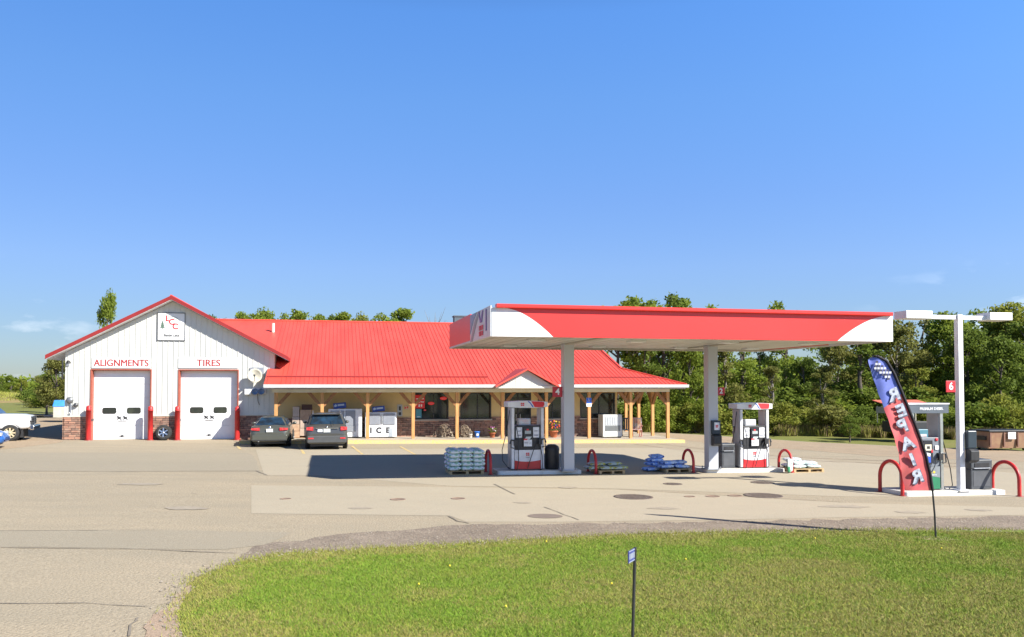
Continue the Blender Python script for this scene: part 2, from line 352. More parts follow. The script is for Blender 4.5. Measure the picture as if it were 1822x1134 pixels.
edge = [G(300, 1210), (G(325, 1134)), G(318, 1105), G(322, 1080), G(345, 1050), G(348, 1030), G(420, 1004), G(500, 986), G(640, 978), G(820, 969), G(950, 961), G(1080, 953), G(1300, 947), G(1560, 944), G(1822, 944)]
edge_w = wob([(p.x, p.y) for p in edge], .25, .05, 8, closed=False)
last = edge[-1]
lawn_poly = edge_w + [(last.x, last.y), (40, last.y + 1.5), (40, 5.6), (-3.2, 5.6)]
sheet('grass', lawn_poly, LAWN, .012, [])
grav = [G(430, 988), G(470, 970), G(560, 957), G(640, 948), G(760, 940), G(840, 934), G(1000, 933), G(1300, 928), G(1500, 925), G(1822, 919), (40, 19.9), (40, last.y + 1.3), (last.x, last.y - .2)] + [(p.x, p.y - .25) for p in reversed(edge[5:-1])]
sheet('gravel_strip', wob([(p[0], p[1]) for p in grav], .3, .16, 9), GRAV, .008, [])
sheet('gravel_strip', wob([(p[0], p[1]) for p in [G(350, 1030), G(300, 1075), G(265, 1105), G(250, 1160), G(330, 1160), G(330, 1080)]], .15, .05, 11), ground_mat('pale_gravel', (.42, .31, .22), (.47, .37, .27), (.36, .26, .19), 1, 4, 30, amt=.6, bump=.8), .008, [])
# joints and cracks
def ribbon(mb, pts, w, off, seed=0, amp=.018):
    r = random.Random(seed); P = []
    for i in range(len(pts) - 1):
        a, b = Vector(pts[i][:2]), Vector(pts[i + 1][:2]); k = max(2, int((b - a).length / .35))
        for j in range(k): P.append(a.lerp(b, j / k) + Vector((r.uniform(-amp, amp), r.uniform(-amp, amp))))
    P.append(Vector(pts[-1][:2]))
    for i in range(len(P) - 1):
        d = (P[i + 1] - P[i]); n = Vector((-d.y, d.x)).normalized() * w * r.uniform(.3, .7)
        q = [P[i] - n, P[i + 1] - n, P[i + 1] + n, P[i] + n]
        mb.face([(p.x, p.y, zg(p.x) + off) for p in q])
cr = MB()
for k, (pts, w) in enumerate([([(0, 838.5), (250, 840), (462, 839)], .035), ([(0, 1075), (150, 1074), (260, 1080)], .022), ([(0, 975), (250, 978), (420, 985)], .03),
        ([(880, 862), (900, 872), (916, 880)], .05), ([(800, 919), (815, 928), (835, 932)], .05),
        ([(968, 903), (1030, 926)], .03), ([(455, 838), (475, 846)], .04), ([(0, 945), (280, 944)], .018), ([(230, 1134), (235, 1112), (245, 1100)], .03), ([(1180, 799), (1240, 803), (1500, 824)], .03), ([(1100, 871), (1500, 894)], .025), ([(80, 880), (140, 877)], .012), ([(340, 878), (352, 880)], .02)]):
    ribbon(cr, [G(*p) for p in pts], w, .0125, k)
tag(cr.build('pavement_joints', mat('crack_dark', (.235, .20, .155), .9)), kind='structure')
pl = MB()
for (x0, y0, x1, y1) in [(421, 793, 428, 800), (531, 792, 541, 808), (626, 794, 645, 809), (712, 795, 740, 810), (800, 795, 830, 806)]:
    a, b = G(x0, y0), G(x1, y1); d = (b - a).xy.normalized(); n = Vector((-d.y, d.x)) * .06
    q = [a.xy - n, b.xy - n, b.xy + n, a.xy + n]; pl.face([(p.x, p.y, zg(p.x) + .009) for p in q])
tag(pl.build('parking_line', mat('faded_yellow_line', (.62, .45, .16), .8, col2=(.45, .36, .22), scale=5)), kind='structure')
# manhole covers
MAN = mat('manhole_iron', (.10, .075, .06), .7, col2=(.15, .115, .09), scale=8, bump=.4)
MAN2 = mat('rusty_lid', (.19, .12, .08), .8, col2=(.26, .19, .14), scale=6)
for (px, py, w, lab) in [(1127, 884.5, 70, 'large round dark tank cover, the one nearer the number four column'), (1358, 882, 68, 'large round dark tank cover in front of the bags beyond the second island'),
        (1197, 861.5, 34, 'small dark round cover in front of the pallet of blue bags'), (1357, 859, 42, 'dark round cover directly in front of the second white pump'),
        (1268, 883.5, 26, 'small reddish brown lid midway between the two large tank covers'), (1227, 884, 20, 'small faint lid beside the large cover toward the road pole'),
        (1308, 882.5, 26, 'thin rusty lid touching the large cover by the second island'), (815, 887.5, 26, 'dark round lid on pale pad in front of the tall bag pallet'),
        (708, 889, 28, 'brownish round lid alone in the middle of the pale pad'), (508, 888, 20, 'faint pale lid near the end of the concrete pad')]:
    g = G(px, py, .004); s = F_PX / g.y; r = w / 2 / s
    small = w < 30
    mb = MB(); mb.lathe([(r, -.02), (r, .008), (r * .93, .012), (r * .9, .006), (.001, .008)], n=28)
    if not small:
        for k in range(-3, 4): mb.box(-r * .6, r * .6, k * r * .2 - .012, k * r * .2 + .012, .004, .014)
    o = mb.build('manhole_cover', MAN2 if small else MAN); o.location = g; o.rotation_euler = (0, EPS, 0)
    tag(o, lab, 'manhole cover', 'round covers set in the forecourt')
for k, (px, py, rx_, ry_) in enumerate([(760, 826, .5, .3), (1010, 868, .35, .25), (1500, 902, .7, .3), (1620, 912, .4, .25), (1180, 905, .5, .2), (640, 905, .35, .2), (330, 905, .6, .3), (250, 862, .8, .35), (1740, 908, .5, .2), (1255, 850, .5, .2), (930, 895, .25, .15), (560, 830, .3, .2)]):
    g = G(px, py); rr = random.Random(k)
    sheet('oil_stain', [(g.x + math.cos(a / 14 * 6.283) * rx_ * rr.uniform(.6, 1.1), g.y + math.sin(a / 14 * 6.283) * ry_ * rr.uniform(.6, 1.1)) for a in range(14)], mat('faint_stain', (.30, .255, .195), .8, col2=(.36, .305, .225), scale=6), .0135 if False else .0105, [])
TT = mat('tyre_track', (.34, .265, .185), .85, col2=(.40, .31, .215), scale=2.5, lo=.42, hi=.58)
tk = MB()
for k, pts in enumerate([[(1150, 790), (1350, 812), (1560, 822), (1822, 832)], [(1250, 782), (1450, 798), (1822, 818)]]):
    for off in (-.75, .75):
        q = []
        for i in range(len(pts) - 1):
            for j in range(6):
                a = [Vector(G(*pts[max(0, min(len(pts) - 1, i + d))])) for d in (-1, 0, 1, 2)]; u = j / 6
                p = .5 * ((2 * a[1]) + (-a[0] + a[2]) * u + (2 * a[0] - 5 * a[1] + 4 * a[2] - a[3]) * u * u + (-a[0] + 3 * a[1] - 3 * a[2] + a[3]) * u ** 3); q.append(p)
        r2 = []
        for i in range(len(q)):
            d = (q[min(i + 1, len(q) - 1)] - q[max(0, i - 1)]).xy.normalized(); r2.append((q[i].x - d.y * off, q[i].y + d.x * off))
        for i in range(len(r2) - 1):
            a, b = Vector(r2[i]), Vector(r2[i + 1]); d = (b - a).normalized(); n = Vector((-d.y, d.x)) * .09
            tk.face([(p.x, p.y, zg(p.x) + .0095 + k * .0002) for p in (a - n, b - n, b + n, a + n)])
tag(tk.build('tyre_tracks', TT), kind='structure')
g = G(1665, 959); sheet('bare_soil', [(g.x + math.cos(a / 12 * 6.283) * (.32 + .08 * (a % 3)), g.y + math.sin(a / 12 * 6.283) * .28) for a in range(12)], mat('bare_soil', (.36, .27, .17), .9), .014, [])
st = sheet('oil_stain', wob([(G(970, 919).x + math.cos(a / 20 * 6.283) * .42, G(970, 919).y + math.sin(a / 20 * 6.283) * .33) for a in range(20)], .1, .03, 12), mat('oil_stain', (.21, .165, .13), .8), .011, [])
# ---------------------------------------------------------------- building
B = thing('store_building', 'long white and tan store and garage under bright red metal roofs', 'building', (BF.o[0], BF.o[1], 0), BF.yaw)
XG = BF.x(488); ZB = -0.3
OV = .6                                       # gable overhang
pk = BF.at(305, 527, -OV); eL = BF.at(88, 631, -OV); eR = BF.at(511, 637, -OV)
XM = XG / 2; ZPK = pk[1]; XL, XR = -.75, XG + .75
SL = (ZPK - (eL[1] + eR[1]) / 2) / ((XR - XL) / 2)
GD = 20.0
def gz(x): return ZPK - .22 - abs(x - XM) * SL     # underside line at wall
d1 = (BF.x(163), BF.x(268)); d2 = (BF.x(319), BF.x(423)); dz = (BF.z(215, 659) + BF.z(370, 659)) / 2
def wall_piece(mb, x0, x1, z0, y0=0.0, y1=.2, m=0):
    xs = [x0] + ([XM] if x0 < XM < x1 else []) + [x1]
    mb.prism([(x0, z0), (x1, z0)] + [(x, gz(x)) for x in reversed(xs)], y0, y1, m)
gw = MB()
for a, b in ((0, d1[0]), (d1[1], d2[0]), (d2[1], XG)): wall_piece(gw, a, b, ZB)
for a, b in (d1, d2): wall_piece(gw, a, b, dz)
gw.box(0, .2, .2, GD, ZB, gz(0)); gw.box(XG - .2, XG, .2, GD, ZB, gz(XG)); wall_piece(gw, 0, XG, ZB, GD, GD + .2)
x = .15
while x < XG - .05:       # standing ribs of the siding
    z0 = ZB + 1.4
    if d1[0] - .1 < x < d1[1] + .1 or d2[0] - .1 < x < d2[1] + .1: z0 = dz + .12
    gw.prism([(x - .02, z0), (x + .02, z0), (x + .02, gz(x)), (x - .02, gz(x))], -.026, 0); x += .27
gw.build('garage_wall', WHITE_SIDING, B)
# stone wainscot on garage
STZ = BF.z(135, 742)
sb = MB()
for a, b in ((-.04, d1[0] - .12), (d1[1] + .12, d2[0] - .12), (d2[1] + .12, XG + .0)): sb.box(a, b, -.07, -.001, ZB, STZ)
sb.box(-.07, -.001, -.07, GD, ZB, STZ)
sb.build('stone_base', STONE, B)
cp = MB()
for a, b in ((-.06, d1[0] - .12), (d1[1] + .12, d2[0] - .12), (d2[1] + .12, XG)): MB().box(a, b, -.09, -.0012, STZ + .002, STZ + .05).build('ledge', CREAM, B)
# garage doors
LOGO = mat('door_mark', (.04, .04, .04), .5)
for k, (a, b) in enumerate((d1, d2)):
    gz0 = BF.g((a + b) / 2, 0)
    d = MB(); h = (dz - gz0) / 5
    for i in range(5): d.box(a, b, .32, .38, gz0 + i * h + .006, gz0 + (i + 1) * h - .006)
    d.box(a, b, .345, .37, gz0, dz)
    do = d.build('garage_door', WHITE_DOOR, B, bevel=.006)
    fr = MB(); t = .05
    fr.box(a - t, a, -.05, .0, gz0 - .2, dz + t); fr.box(b, b + t, -.05, 0, gz0 - .2, dz + t); fr.box(a, b, -.05, 0, dz, dz + t)
    fr.build('door_frame', BROWN_REVEAL, B)
    rv = MB(); rv.box(a + .001, a + .03, .001, .32, gz0 - .2, dz - .03); rv.box(b - .03, b - .001, .001, .32, gz0 - .2, dz - .03); rv.box(a + .001, b - .001, .001, .32, dz - .03, dz - .001)
    rv.build('door_reveal', BROWN_REVEAL, B)
    W = b - a; cx = (a + b) / 2; wzc = BF.z(195, 731, .3)
    for s in (-1, 1):
        wn = MB(); w, hh, r = .34, .165, .09; c0 = cx + s * .60 - .04
        poly = [(c0 + sx * (w - r) + r * math.cos(t_), wzc + sz * (hh - r) + r * math.sin(t_)) for sx, sz, t0 in ((1, 1, 0), (-1, 1, 90), (-1, -1, 180), (1, -1, 270)) for t_ in [R(t0 + q) for q in (0, 30, 60, 90)]]
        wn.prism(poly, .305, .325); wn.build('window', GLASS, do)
    mk = MB(); zc = BF.z(215, 744, .3)
    for s in (-1, 1): mk.prism([(cx + s * .15 - .12, zc + .1), (cx + s * .15 - .05, zc + .1), (cx + s * .15, zc + .05), (cx + s * .15 + .12, zc + .1), (cx + s * .15 + .06, zc), (cx + s * .15 + .12, zc - .1), (cx + s * .15, zc - .04), (cx + s * .15 - .12, zc - .1), (cx + s * .15 - .07, zc)], .300, .319)
    mk.box(cx - .2, cx + .2, .300, .319, zc - .17, zc - .14)
    mk.build('maker_mark', LOGO, do)
    hd = MB(); zh = BF.z(215, 776, .3); hd.lathe([(.001, .29), (.05, .29), (.06, .31), (.06, .33)], (cx, 0, zh), 12, axis='y'); hd.box(cx - .13, cx + .13, .295, .315, zh - .02, zh + .02)
    hd.build('handle', BLACK, do)
    sn = MB(); sn.box(a - .02, a + .06, -.02, .28, gz0 + 1.0, gz0 + 1.1); sn.build('door_sensor', BLACK, B)
# garage roof
def slope_mesh(mb, side, y0, y1, th=.16, m=0):
    xe = XL if side < 0 else XR; ze = ZPK - abs(xe - XM) * SL
    mb.prism([(XM, ZPK), (xe, ze), (xe, ze - th), (XM, ZPK - th)] if side > 0 else [(XM, ZPK), (XM, ZPK - th), (xe, ze - th), (xe, ze)], y0, y1, m)
rf = MB(); slope_mesh(rf, -1, -OV + .03, GD + .8); slope_mesh(rf, 1, -OV + .03, GD + .8)
for side in (-1, 1):
    y = -OV + .3
    while y < GD + .7:
        xe = XL if side < 0 else XR; ze = ZPK - abs(xe - XM) * SL
        rf.prism([(XM, ZPK), (xe, ze), (xe, ze + .025), (XM, ZPK + .025)] if side < 0 else [(XM, ZPK), (XM, ZPK + .025), (xe, ze + .025), (xe, ze)], y - .02, y + .02); y += .31
rf.tube([(XM, -OV, ZPK + .01), (XM, GD + .8, ZPK + .01)], .07, 8)
g1 = rf.build('garage_roof', RED_ROOF, B)
fs = MB()
for side in (-1, 1):
    xe = XL - .02 if side < 0 else XR + .02; ze = ZPK - abs(xe - XM) * SL; t0, t1 = .03, -.17
    for y0, y1 in ((-OV - .01, -OV + .028), (GD + .802, GD + .83)):
        fs.prism([(XM, ZPK + t0), (xe, ze + t0), (xe, ze + t1), (XM, ZPK + t1)] if side < 0 else [(XM, ZPK + t1), (xe, ze + t1), (xe, ze + t0), (XM, ZPK + t0)], y0, y1)
    fs.box(min(xe, xe - side * .02), max(xe, xe - side * .02), -OV + .03, GD + .8, ze - .17, ze + .0)
fs.build('rake_trim', RED_TRIM, g1)
sf = MB()
for side in (-1, 1):
    xe = XL + .01 if side < 0 else XR - .01; ze = ZPK - abs(xe - XM) * SL; xi = -.001 if side < 0 else XG + .001; zi = ZPK - abs(xi - XM) * SL
    sf.prism([(xi, zi - .165), (xe, ze - .165), (xe, ze - .2), (xi, zi - .2)] if side < 0 else [(xi, zi - .2), (xe, ze - .2), (xe, ze - .165), (xi, zi - .165)], .0, GD + .7)
    sf.prism([(XM, ZPK - .165), (xe, ze - .165), (xe, ze - .2), (XM, ZPK - .2)] if side < 0 else [(XM, ZPK - .2), (xe, ze - .2), (xe, ze - .165), (XM, ZPK - .165)], -OV + .03, -.001)
sf.build('soffit', WHITE, g1)
# ---- store: walls
PE = -2.6; ZE = BF.z(840, 684.5, PE)              # porch eave line
XE = BF.x(1222, PE, 688); XP0 = BF.x(469, PE, 686)
S = 1 / 3.0
ZR_L = 10.2; ZR = ZE + (ZR_L - PE) * S
XRR = XE - 2.9                                    # gable rake of the main roof
XW = BF.x(1098)                                   # end of the tan wall
openings = []
for (a, b, r0, r1) in [(739, 798, 699, 746.5), (819, 874, 699, 746), (957, 1003, 699, 745), (1032, 1094, 699, 744)]:
    openings.append((BF.x(a), BF.x(b), BF.z((a + b) / 2, r1), BF.z((a + b) / 2, r0)))
door = (BF.x(898), BF.x(945), BF.g(BF.x(920), 0) + .155, BF.z(920, 699))
def zwall(y): return ZE + (y - PE) * S - .2
tw = MB(); cuts = sorted([(a, b, z0, z1) for a, b, z0, z1 in openings] + [door])
xc = XG + .001; TOP = zwall(0)
for a, b, z0, z1 in cuts:
    tw.box(xc, a, 0, .2, ZB - .3, TOP); tw.box(a, b, 0, .2, z1, TOP); tw.box(a, b, 0, .2, ZB - .3, z0); xc = b
tw.box(xc, XW, 0, .2, ZB - .3, TOP)
D2 = 2 * ZR_L + .4
tw.build('store_wall', TAN, B)
MB().box(XG + .001, XW, D2 - 2.4, D2 - 2.2, ZB - .3, zwall(0)).build('rear_wall', TAN, B)
sw = MB()   # end gable wall with one strip left open for a side window
xw = XW
sw.prism_x([(.2, ZB - .3), (D2 - 2.4, ZB - .3), (D2 - 2.4, zwall(0)), (ZR_L, ZR - .25), (.2, zwall(.2))], XW - .2, XW)
sw.build('end_wall', TAN, B)
sb = MB(); zs = BF.z(700, 743)
segs = []; xc = XG + .001
for a, b, z0, z1 in cuts:
    segs.append((xc, a, zs)); segs.append((a, b, z0 - .06)) if (a, b) != door[:2] else None; xc = b
segs.append((xc, XW + .06, zs))
for a, b, z in segs: sb.box(a, b, -.07, -.001, ZB - .2, min(z, zs) if z > zs else z)
sb.box(XW + .001, XW + .06, -.001, 16, ZB - .2, zs)
sb.build('stone_base', STONE, B)
for a, b, z0, z1 in openings:
    fr = MB(); t = .06
    fr.box(a, a + t, -.02, .12, z0, z1); fr.box(b - t, b, -.02, .12, z0, z1); fr.box(a + t, b - t, -.02, .12, z1 - t, z1); fr.box(a + t, b - t, -.02, .12, z0, z0 + t)
    mid = (a + b) / 2 + .1; fr.box(mid - .025, mid + .025, 0, .1, z0 + t, z1 - t)
    fo = fr.build('window', BLACK, B)
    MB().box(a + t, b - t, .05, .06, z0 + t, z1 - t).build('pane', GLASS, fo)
    MB().box(a - .04, b + .04, -.11, -.0705, z0 - .06, z0 - .005).build('sill', mat('sill_stone', (.50, .46, .38), .7), fo)
a, b, z0, z1 = door
fr = MB(); t = .07; mid = a + (b - a) * .5
for q0, q1 in ((a, a + t), (b - t, b), (mid - .04, mid + .04)): fr.box(q0, q1, 0, .12, z0, z1)
fr.box(a + t, b - t, .002, .118, z1 - t, z1); fr.box(a + t, b - t, .002, .118, z0 + 2.15, z0 + 2.23); fr.box(a + t, b - t, .002, .118, z0, z0 + .2)
fo = fr.build('entrance_door', BLACK, B)
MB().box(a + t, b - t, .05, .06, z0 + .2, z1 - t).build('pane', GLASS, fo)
for s in (-.12, .12): MB().tube([(mid + s, -.05, z0 + .9), (mid + s, -.05, z0 + 1.3)], .015).build('handle', SILVER, fo)
# ---- store: roof
def ztop(y): return ZE + (y - PE) * S
TH = .14
VX = XM + (ZPK - ZR) / SL - .35                   # where the store ridge runs into the garage roof
rf = MB()
front = [(XP0, PE), (XE, PE), (XRR, PE + 2.9), (XRR, ZR_L), (VX, ZR_L), (XG + .3, .02), (XG - .001, .02), (XG - .001, -.02), (XP0, -.02)]
rf.prism_z(front, lambda x, y: ztop(y) - TH, lambda x, y: ztop(y))
back = [(VX, ZR_L + .001), (XRR, ZR_L + .001), (XRR, 2 * ZR_L - PE), (XG + .3, 2 * ZR_L - PE)]
rf.prism_z(back, lambda x, y: ztop(2 * ZR_L - y) - TH, lambda x, y: ztop(2 * ZR_L - y))
side = [(XE, PE + .001), (XE, 12.5), (XRR + .001, 12.5), (XRR + .001, PE + 2.901)]
zs_ = lambda x, y: ZE + (XE - x) * S
rf.prism_z(side, lambda x, y: zs_(x, y) - TH, zs_)
x = XP0 + .16
while x < XE - .1:                                 # seams
    y0, y1 = PE, ZR_L
    if x > XRR: y1 = PE + (XE - x)
    if x < XG: rf.prism_x([(PE, ZE), (-.03, ztop(-.03)), (-.03, ztop(-.03) + .024), (PE, ZE + .024)], x - .016, x + .016)
    if x < XG + .3: y0 = .05 + (XG + .3 - x) / (XG + .3 - VX) * (ZR_L - .1)
    if y1 > y0 + .05: rf.prism_x([(y0, ztop(y0)), (y1, ztop(y1)), (y1, ztop(y1) + .024), (y0, ztop(y0) + .024)], x - .016, x + .016)
    x += .235
y = PE + .3
while y < 12.4:
    x1 = XRR if y > PE + 2.9 else XE - (y - PE)
    rf.prism([(x1, zs_(x1, 0)), (XE, ZE), (XE, ZE + .035), (x1, zs_(x1, 0) + .035)], y - .022, y + .022); y += .305
rf.box(VX, XRR + .05, ZR_L - .12, ZR_L + .12, ZR - .02, ZR + .06)
rf.tube([(XE, PE, ZE + .02), (XRR, PE + 2.9, ztop(PE + 2.9) + .02)], .05, 6)
rf.prism_x([(PE + 2.9, ztop(PE + 2.9)), (ZR_L, ZR), (ZR_L, ZR + .06), (PE + 2.9, ztop(PE + 2.9) + .06)], XRR - .06, XRR + .06)
sr = rf.build('store_roof', RED_ROOF, B)
# snow guard rail seen as a fine line above the gutter
sg = MB(); yg = PE + 1.15
for x0, x1 in ((XP0 + .05, BF.x(868, yg, 672)), (BF.x(1000, yg, 672), XE - 1.3)): sg.box(x0, x1, yg - .02, yg + .02, ztop(yg) + .02, ztop(yg) + .075)
sg.build('snow_guard', RED_TRIM, sr)
gt = MB()
gt.prism_x([(PE - .10, ZE - .0), (PE - .0015, ZE - .0), (PE - .0015, ZE - .16), (PE - .07, ZE - .16)], XP0, XE + .1)
gt.prism([(XE + .0015, ZE), (XE + .0015, ZE - .16), (XE + .07, ZE - .16), (XE + .1, ZE)], PE, 12.5)
gt.build('gutter', WHITE, sr)
sf = MB()
sf.box(XP0 + .02, XE - .02, PE + .1, -.08, ZE - .24, ZE - .2); sf.box(XW + .02, XE - .02, -.079, 12.4, ZE - .24, ZE - .2)
sf.build('porch_ceiling', SOFFIT, B)
bm_ = MB(); PY = -1.75; PX = BF.x(1188, PY, 740)
bm_.box(XG + .02, PX + .1, PY - .09, PY + .09, ZE - .42, ZE - .245); bm_.box(PX - .09, PX + .09, PY + .091, 9.5, ZE - .42, ZE - .245)
bm_.build('porch_beam', CREAM, B)
def post(lx, ly, ax):
    z0 = BF.g(lx, ly) + .16; z1 = ZE - .425; w = .085
    p = MB().box(lx - w, lx + w, ly - w, ly + w, z0 - .1, z1).build('porch_post', WOOD, B, bevel=.01)
    for dx, dy in ax:
        b = MB(); q = .075; a0 = .1; L_ = .66
        if dx: b.prism([(lx + dx * .086, z1 - L_ - .12), (lx + dx * .086, z1 - L_ + .1), (lx + dx * (L_ - .1), z1 - .001), (lx + dx * (L_ + .12), z1 - .001), (lx + dx * L_ * .56, z1 - .48)][::dx], ly - q, ly + q)
        else: b.prism_x([(ly + dy * .086, z1 - L_ - .12), (ly + dy * (L_) * .56, z1 - .48), (ly + dy * (L_ + .12), z1 - .001), (ly + dy * (L_ - .1), z1 - .001), (ly + dy * .086, z1 - L_ + .1)][::dy], lx - q, lx + q)
        b.build('brace', WOOD_D, p)
for i, px in enumerate((491, 573, 654, 735, 813, 894, 972, 1048, 1122)):
    post(BF.x(px, PY, 740), PY, ((1, 0),) if i == 0 else ((1, 0), (-1, 0)))
post(PX, PY, ((-1, 0), (0, 1)))
for k in range(1, 5): post(PX, PY + 2.33 * k, ((0, 1), (0, -1)))
# small entrance gable
ex0, ex1 = BF.x(888, PE - .1, 687), BF.x(984, PE - .1, 687); em = (ex0 + ex1) / 2; ez = BF.z(937, 657, PE - .25); e0 = ZE + .02
rise = ez - e0; yb = PE + rise / S + .25
eg = MB()
for s_, xx in ((-1, ex0 - .25), (1, ex1 + .25)):
    zz = e0 - .12; yy = PE - .52
    vs = [(em, yy, ez + .05), (xx, yy, zz + .05), (xx, PE + .05, zz + .05), (em, yb, ez + .05)]
    lo = [(p[0], p[1], p[2] - .1) for p in vs]
    eg.add(vs + lo, [(0, 1, 2, 3) if s_ < 0 else (3, 2, 1, 0), (4, 7, 6, 5), (0, 4, 5, 1), (1, 5, 6, 2), (3, 7, 4, 0)])
eo = eg.build('entrance_gable_roof', RED_ROOF, B)
gf = MB(); gf.prism([(ex0 + .05, e0 - .1), (ex1 - .05, e0 - .1), (em, ez - .06)], PE - .2, PE - .12)
x = ex0 + .3
while x < ex1 - .2:
    h = ez - .08 - abs(x - em) * rise / (em - ex0)
    if h > e0 + .05: gf.box(x - .012, x + .012, PE - .212, PE - .2, e0 - .1, h)
    x += .3
gf.build('gable_panel', WHITE_SIDING, B)
gb = MB(); gb.box(ex0 - .2, ex1 + .2, PE - .24, PE - .13, e0 - .22, e0 - .102); gb.build('gable_trim', CREAM, B)
# roof pipes
vp = BF.at(486, 583, 7.4); v = MB(); zp = ztop(7.4)
v.tube([(vp[0], 7.4, zp - .05), (vp[0], 7.4, zp + .55)], .10, 10); v.build('vent_pipe', CREAM, sr)
cx_ = BF.x(819, ZR_L + .3, 568); c = MB(); c.box(cx_ - .42, cx_ + .42, ZR_L + .2, ZR_L + 1.0, ZR - .4, ZR + .5); c.box(cx_ - .48, cx_ + .48, ZR_L + .15, ZR_L + 1.05, ZR + .502, ZR + .58)
c.build('roof_vent_box', mat('roof_box', (.09, .13, .15), .5), sr)
v = MB(); q = BF.x(112, 6, 610); v.tube([(q, 6, gz(q) - .3), (q, 6, gz(q) + 1.25)], .05, 8); v.build('vent_pipe', BLACK, g1)
v = MB(); v.tube([(-.1, 5, .2), (-.1, 5, gz(0) - .2)], .05, 8); v.build('downspout', DKGREY, B)
# ---- sidewalk and curb
swk = MB(); q0, q1 = BF.x(425, -3.35, 785), BF.x(1219, -3.35, 785)
poly = [(XG + .1, -.001), (XG + .1, -2.0), (q0, -2.8), (q0, -2.86), (q1, -2.86), (q1 + .0, 12), (XW + .06, 12), (XW + .06, -.001)]
def gl(off): return lambda x, y: BF.g(x, y) + off
def world_prism(name, poly, z0, z1, m, par=None):
    mb = MB()
    # subdivided in x for the sloping yard
    mb.prism_z(poly, z0, z1); o = mb.build(name, m, par); 
    if not par: o.location = (BF.o[0], BF.o[1], 0); o.rotation_euler = (0, 0, BF.yaw)
    return o
tag(world_prism('sidewalk', poly, gl(-.2), gl(.155), ground_mat('sidewalk_concrete', (.46, .40, .32), (.42, .37, .29), (.50, .44, .36), .3, 2, 30, amt=.5)), kind='structure')
tag(world_prism('curb', [(q0, -3.35), (q1, -3.35), (q1, -2.861), (q0, -2.861)], gl(-.2), gl(.17), YELLOW), kind='structure')
# ---- signs on the garage
def sign(name, label, cat, lx, lz, w, h, ly=-.03, group=None, m=WHITE, dep=.03):
    t = thing(name, label, cat, (*BF.w(lx, ly, 0).xy, lz), BF.yaw, group)
    MB().box(-w / 2, w / 2, -dep, 0, -h / 2, h / 2).build('sign_panel', m, t, bevel=.004); return t
RT = mat('sign_red', (.40, .03, .03), .5)
for (px0, px1, label, word, tx, size, sx) in ((164, 269, 'long white sign lettered ALIGNMENTS in red over the garage bay beside the building corner', 'ALIGNMENTS', 216, .50, .88), (318, 424, 'long white sign lettered TIRES in red over the garage bay next to the porch', 'TIRES', 371, .50, 1.0)):
    c = BF.at((px0 + px1) / 2, 646, -.03); w = BF.x(px1) - BF.x(px0); t = sign('bay_sign', label, 'sign', c[0], c[1], w, .56, -.022)
    o = text('lettering', word, size, RT, t, ((BF.x(tx) - c[0]), -.034, -.02), bold=0, fat=.009, sx=sx, space=1.0)
c = BF.at(305, 581.5, -.03); w = BF.x(330) - BF.x(280); h = BF.z(305, 557) - BF.z(305, 607)
t = sign('gable_sign', 'square white sign with slanting red letters and small pine tree high on the gable', 'sign', c[0], c[1], w, h, -.022)
fr = MB(); a = w / 2; b = h / 2; k = .035
for bx_ in ((-a, a, b - k, b), (-a, a, -b, -b + k), (-a, -a + k, -b + k, b - k), (a - k, a, -b + k, b - k)): fr.box(bx_[0], bx_[1], -.045, -.0305, bx_[2], bx_[3])
fr.build('sign_frame', DKGREY, t)
lc = mat('sign_crimson', (.55, .04, .05), .5)
for ch, x_, z_ in (('L', -.19, .42), ('C', .02, .24), ('C', .20, .0)): text('lettering', ch, .42, lc, t, (x_, -.033, z_), bold=.012)
pt = MB()
for i, (r_, z_) in enumerate(((.13, -.08), (.10, .03), (.07, .13))): pt.prism([(-.44 - r_, z_), (-.44 + r_, z_), (-.44, z_ + .2)], -.034 - i * .001, -.0305)
pt.box(-.46, -.42, -.0335, -.0305, -.13, -.08); pt.build('pine_emblem', mat('emblem_green', (.10, .16, .12), .6), t)
ar = MB(); n = 20; vs = []
for i in range(n + 1):
    a_ = R(150 - 140 * i / n); vs.append((.05 + .42 * math.cos(a_), .12 + .42 * math.sin(a_)))
ar.prism(vs + [(.05 + (x_ - .05) * .93, .12 + (z_ - .12) * .93) for x_, z_ in reversed(vs)], -.032, -.0305)
ar.box(-.45, .45, -.032, -.0305, -.20, -.19); ar.build('arc_emblem', mat('emblem_grey', (.25, .34, .32), .6), t)
text('lettering', 'Battle Lake', .17, DARK_PR, t, (.02, -.033, -.47), bold=.004)
# wall fixtures
def wthing(name, label, cat, px, py, ly=-.02, group=None):
    a = BF.at(px, py, ly); return thing(name, label, cat, (*BF.w(a[0], ly, 0).xy, a[1]), BF.yaw, group)
t = wthing('wall_lamp', 'small bracket lamp under the eave at the outer garage corner', 'lamp', 121, 648)
m = MB(); m.box(-.07, .07, -.05, 0, -.1, .1); m.build('base_plate', GREY_M, t)
m = MB(); m.tube([(0, -.05, .02), (.02, -.25, .14), (.1, -.38, .16)], .022); m.build('arm', GREY_M, t)
m = MB(); m.lathe([(.001, .08), (.05, .07), (.11, -.02), (.12, -.08), (.001, -.07)], (.13, -.38, .1), 14); m.build('lamp_shade', BLACK, t)
t = wthing('gauge_pipe', 'grey pipe with two round dials low on the outer garage corner', 'gauge', 127, 722)
m = MB(); m.tube([(0, -.08, -.42), (0, -.08, .15), (-.02, -.08, .25)], .03); m.tube([(0, -.08, .0), (.2, -.08, .02)], .025); m.tube([(0, -.08, -.42), (-.08, -.1, -.36)], .03); m.build('pipe', GREY_M, t)
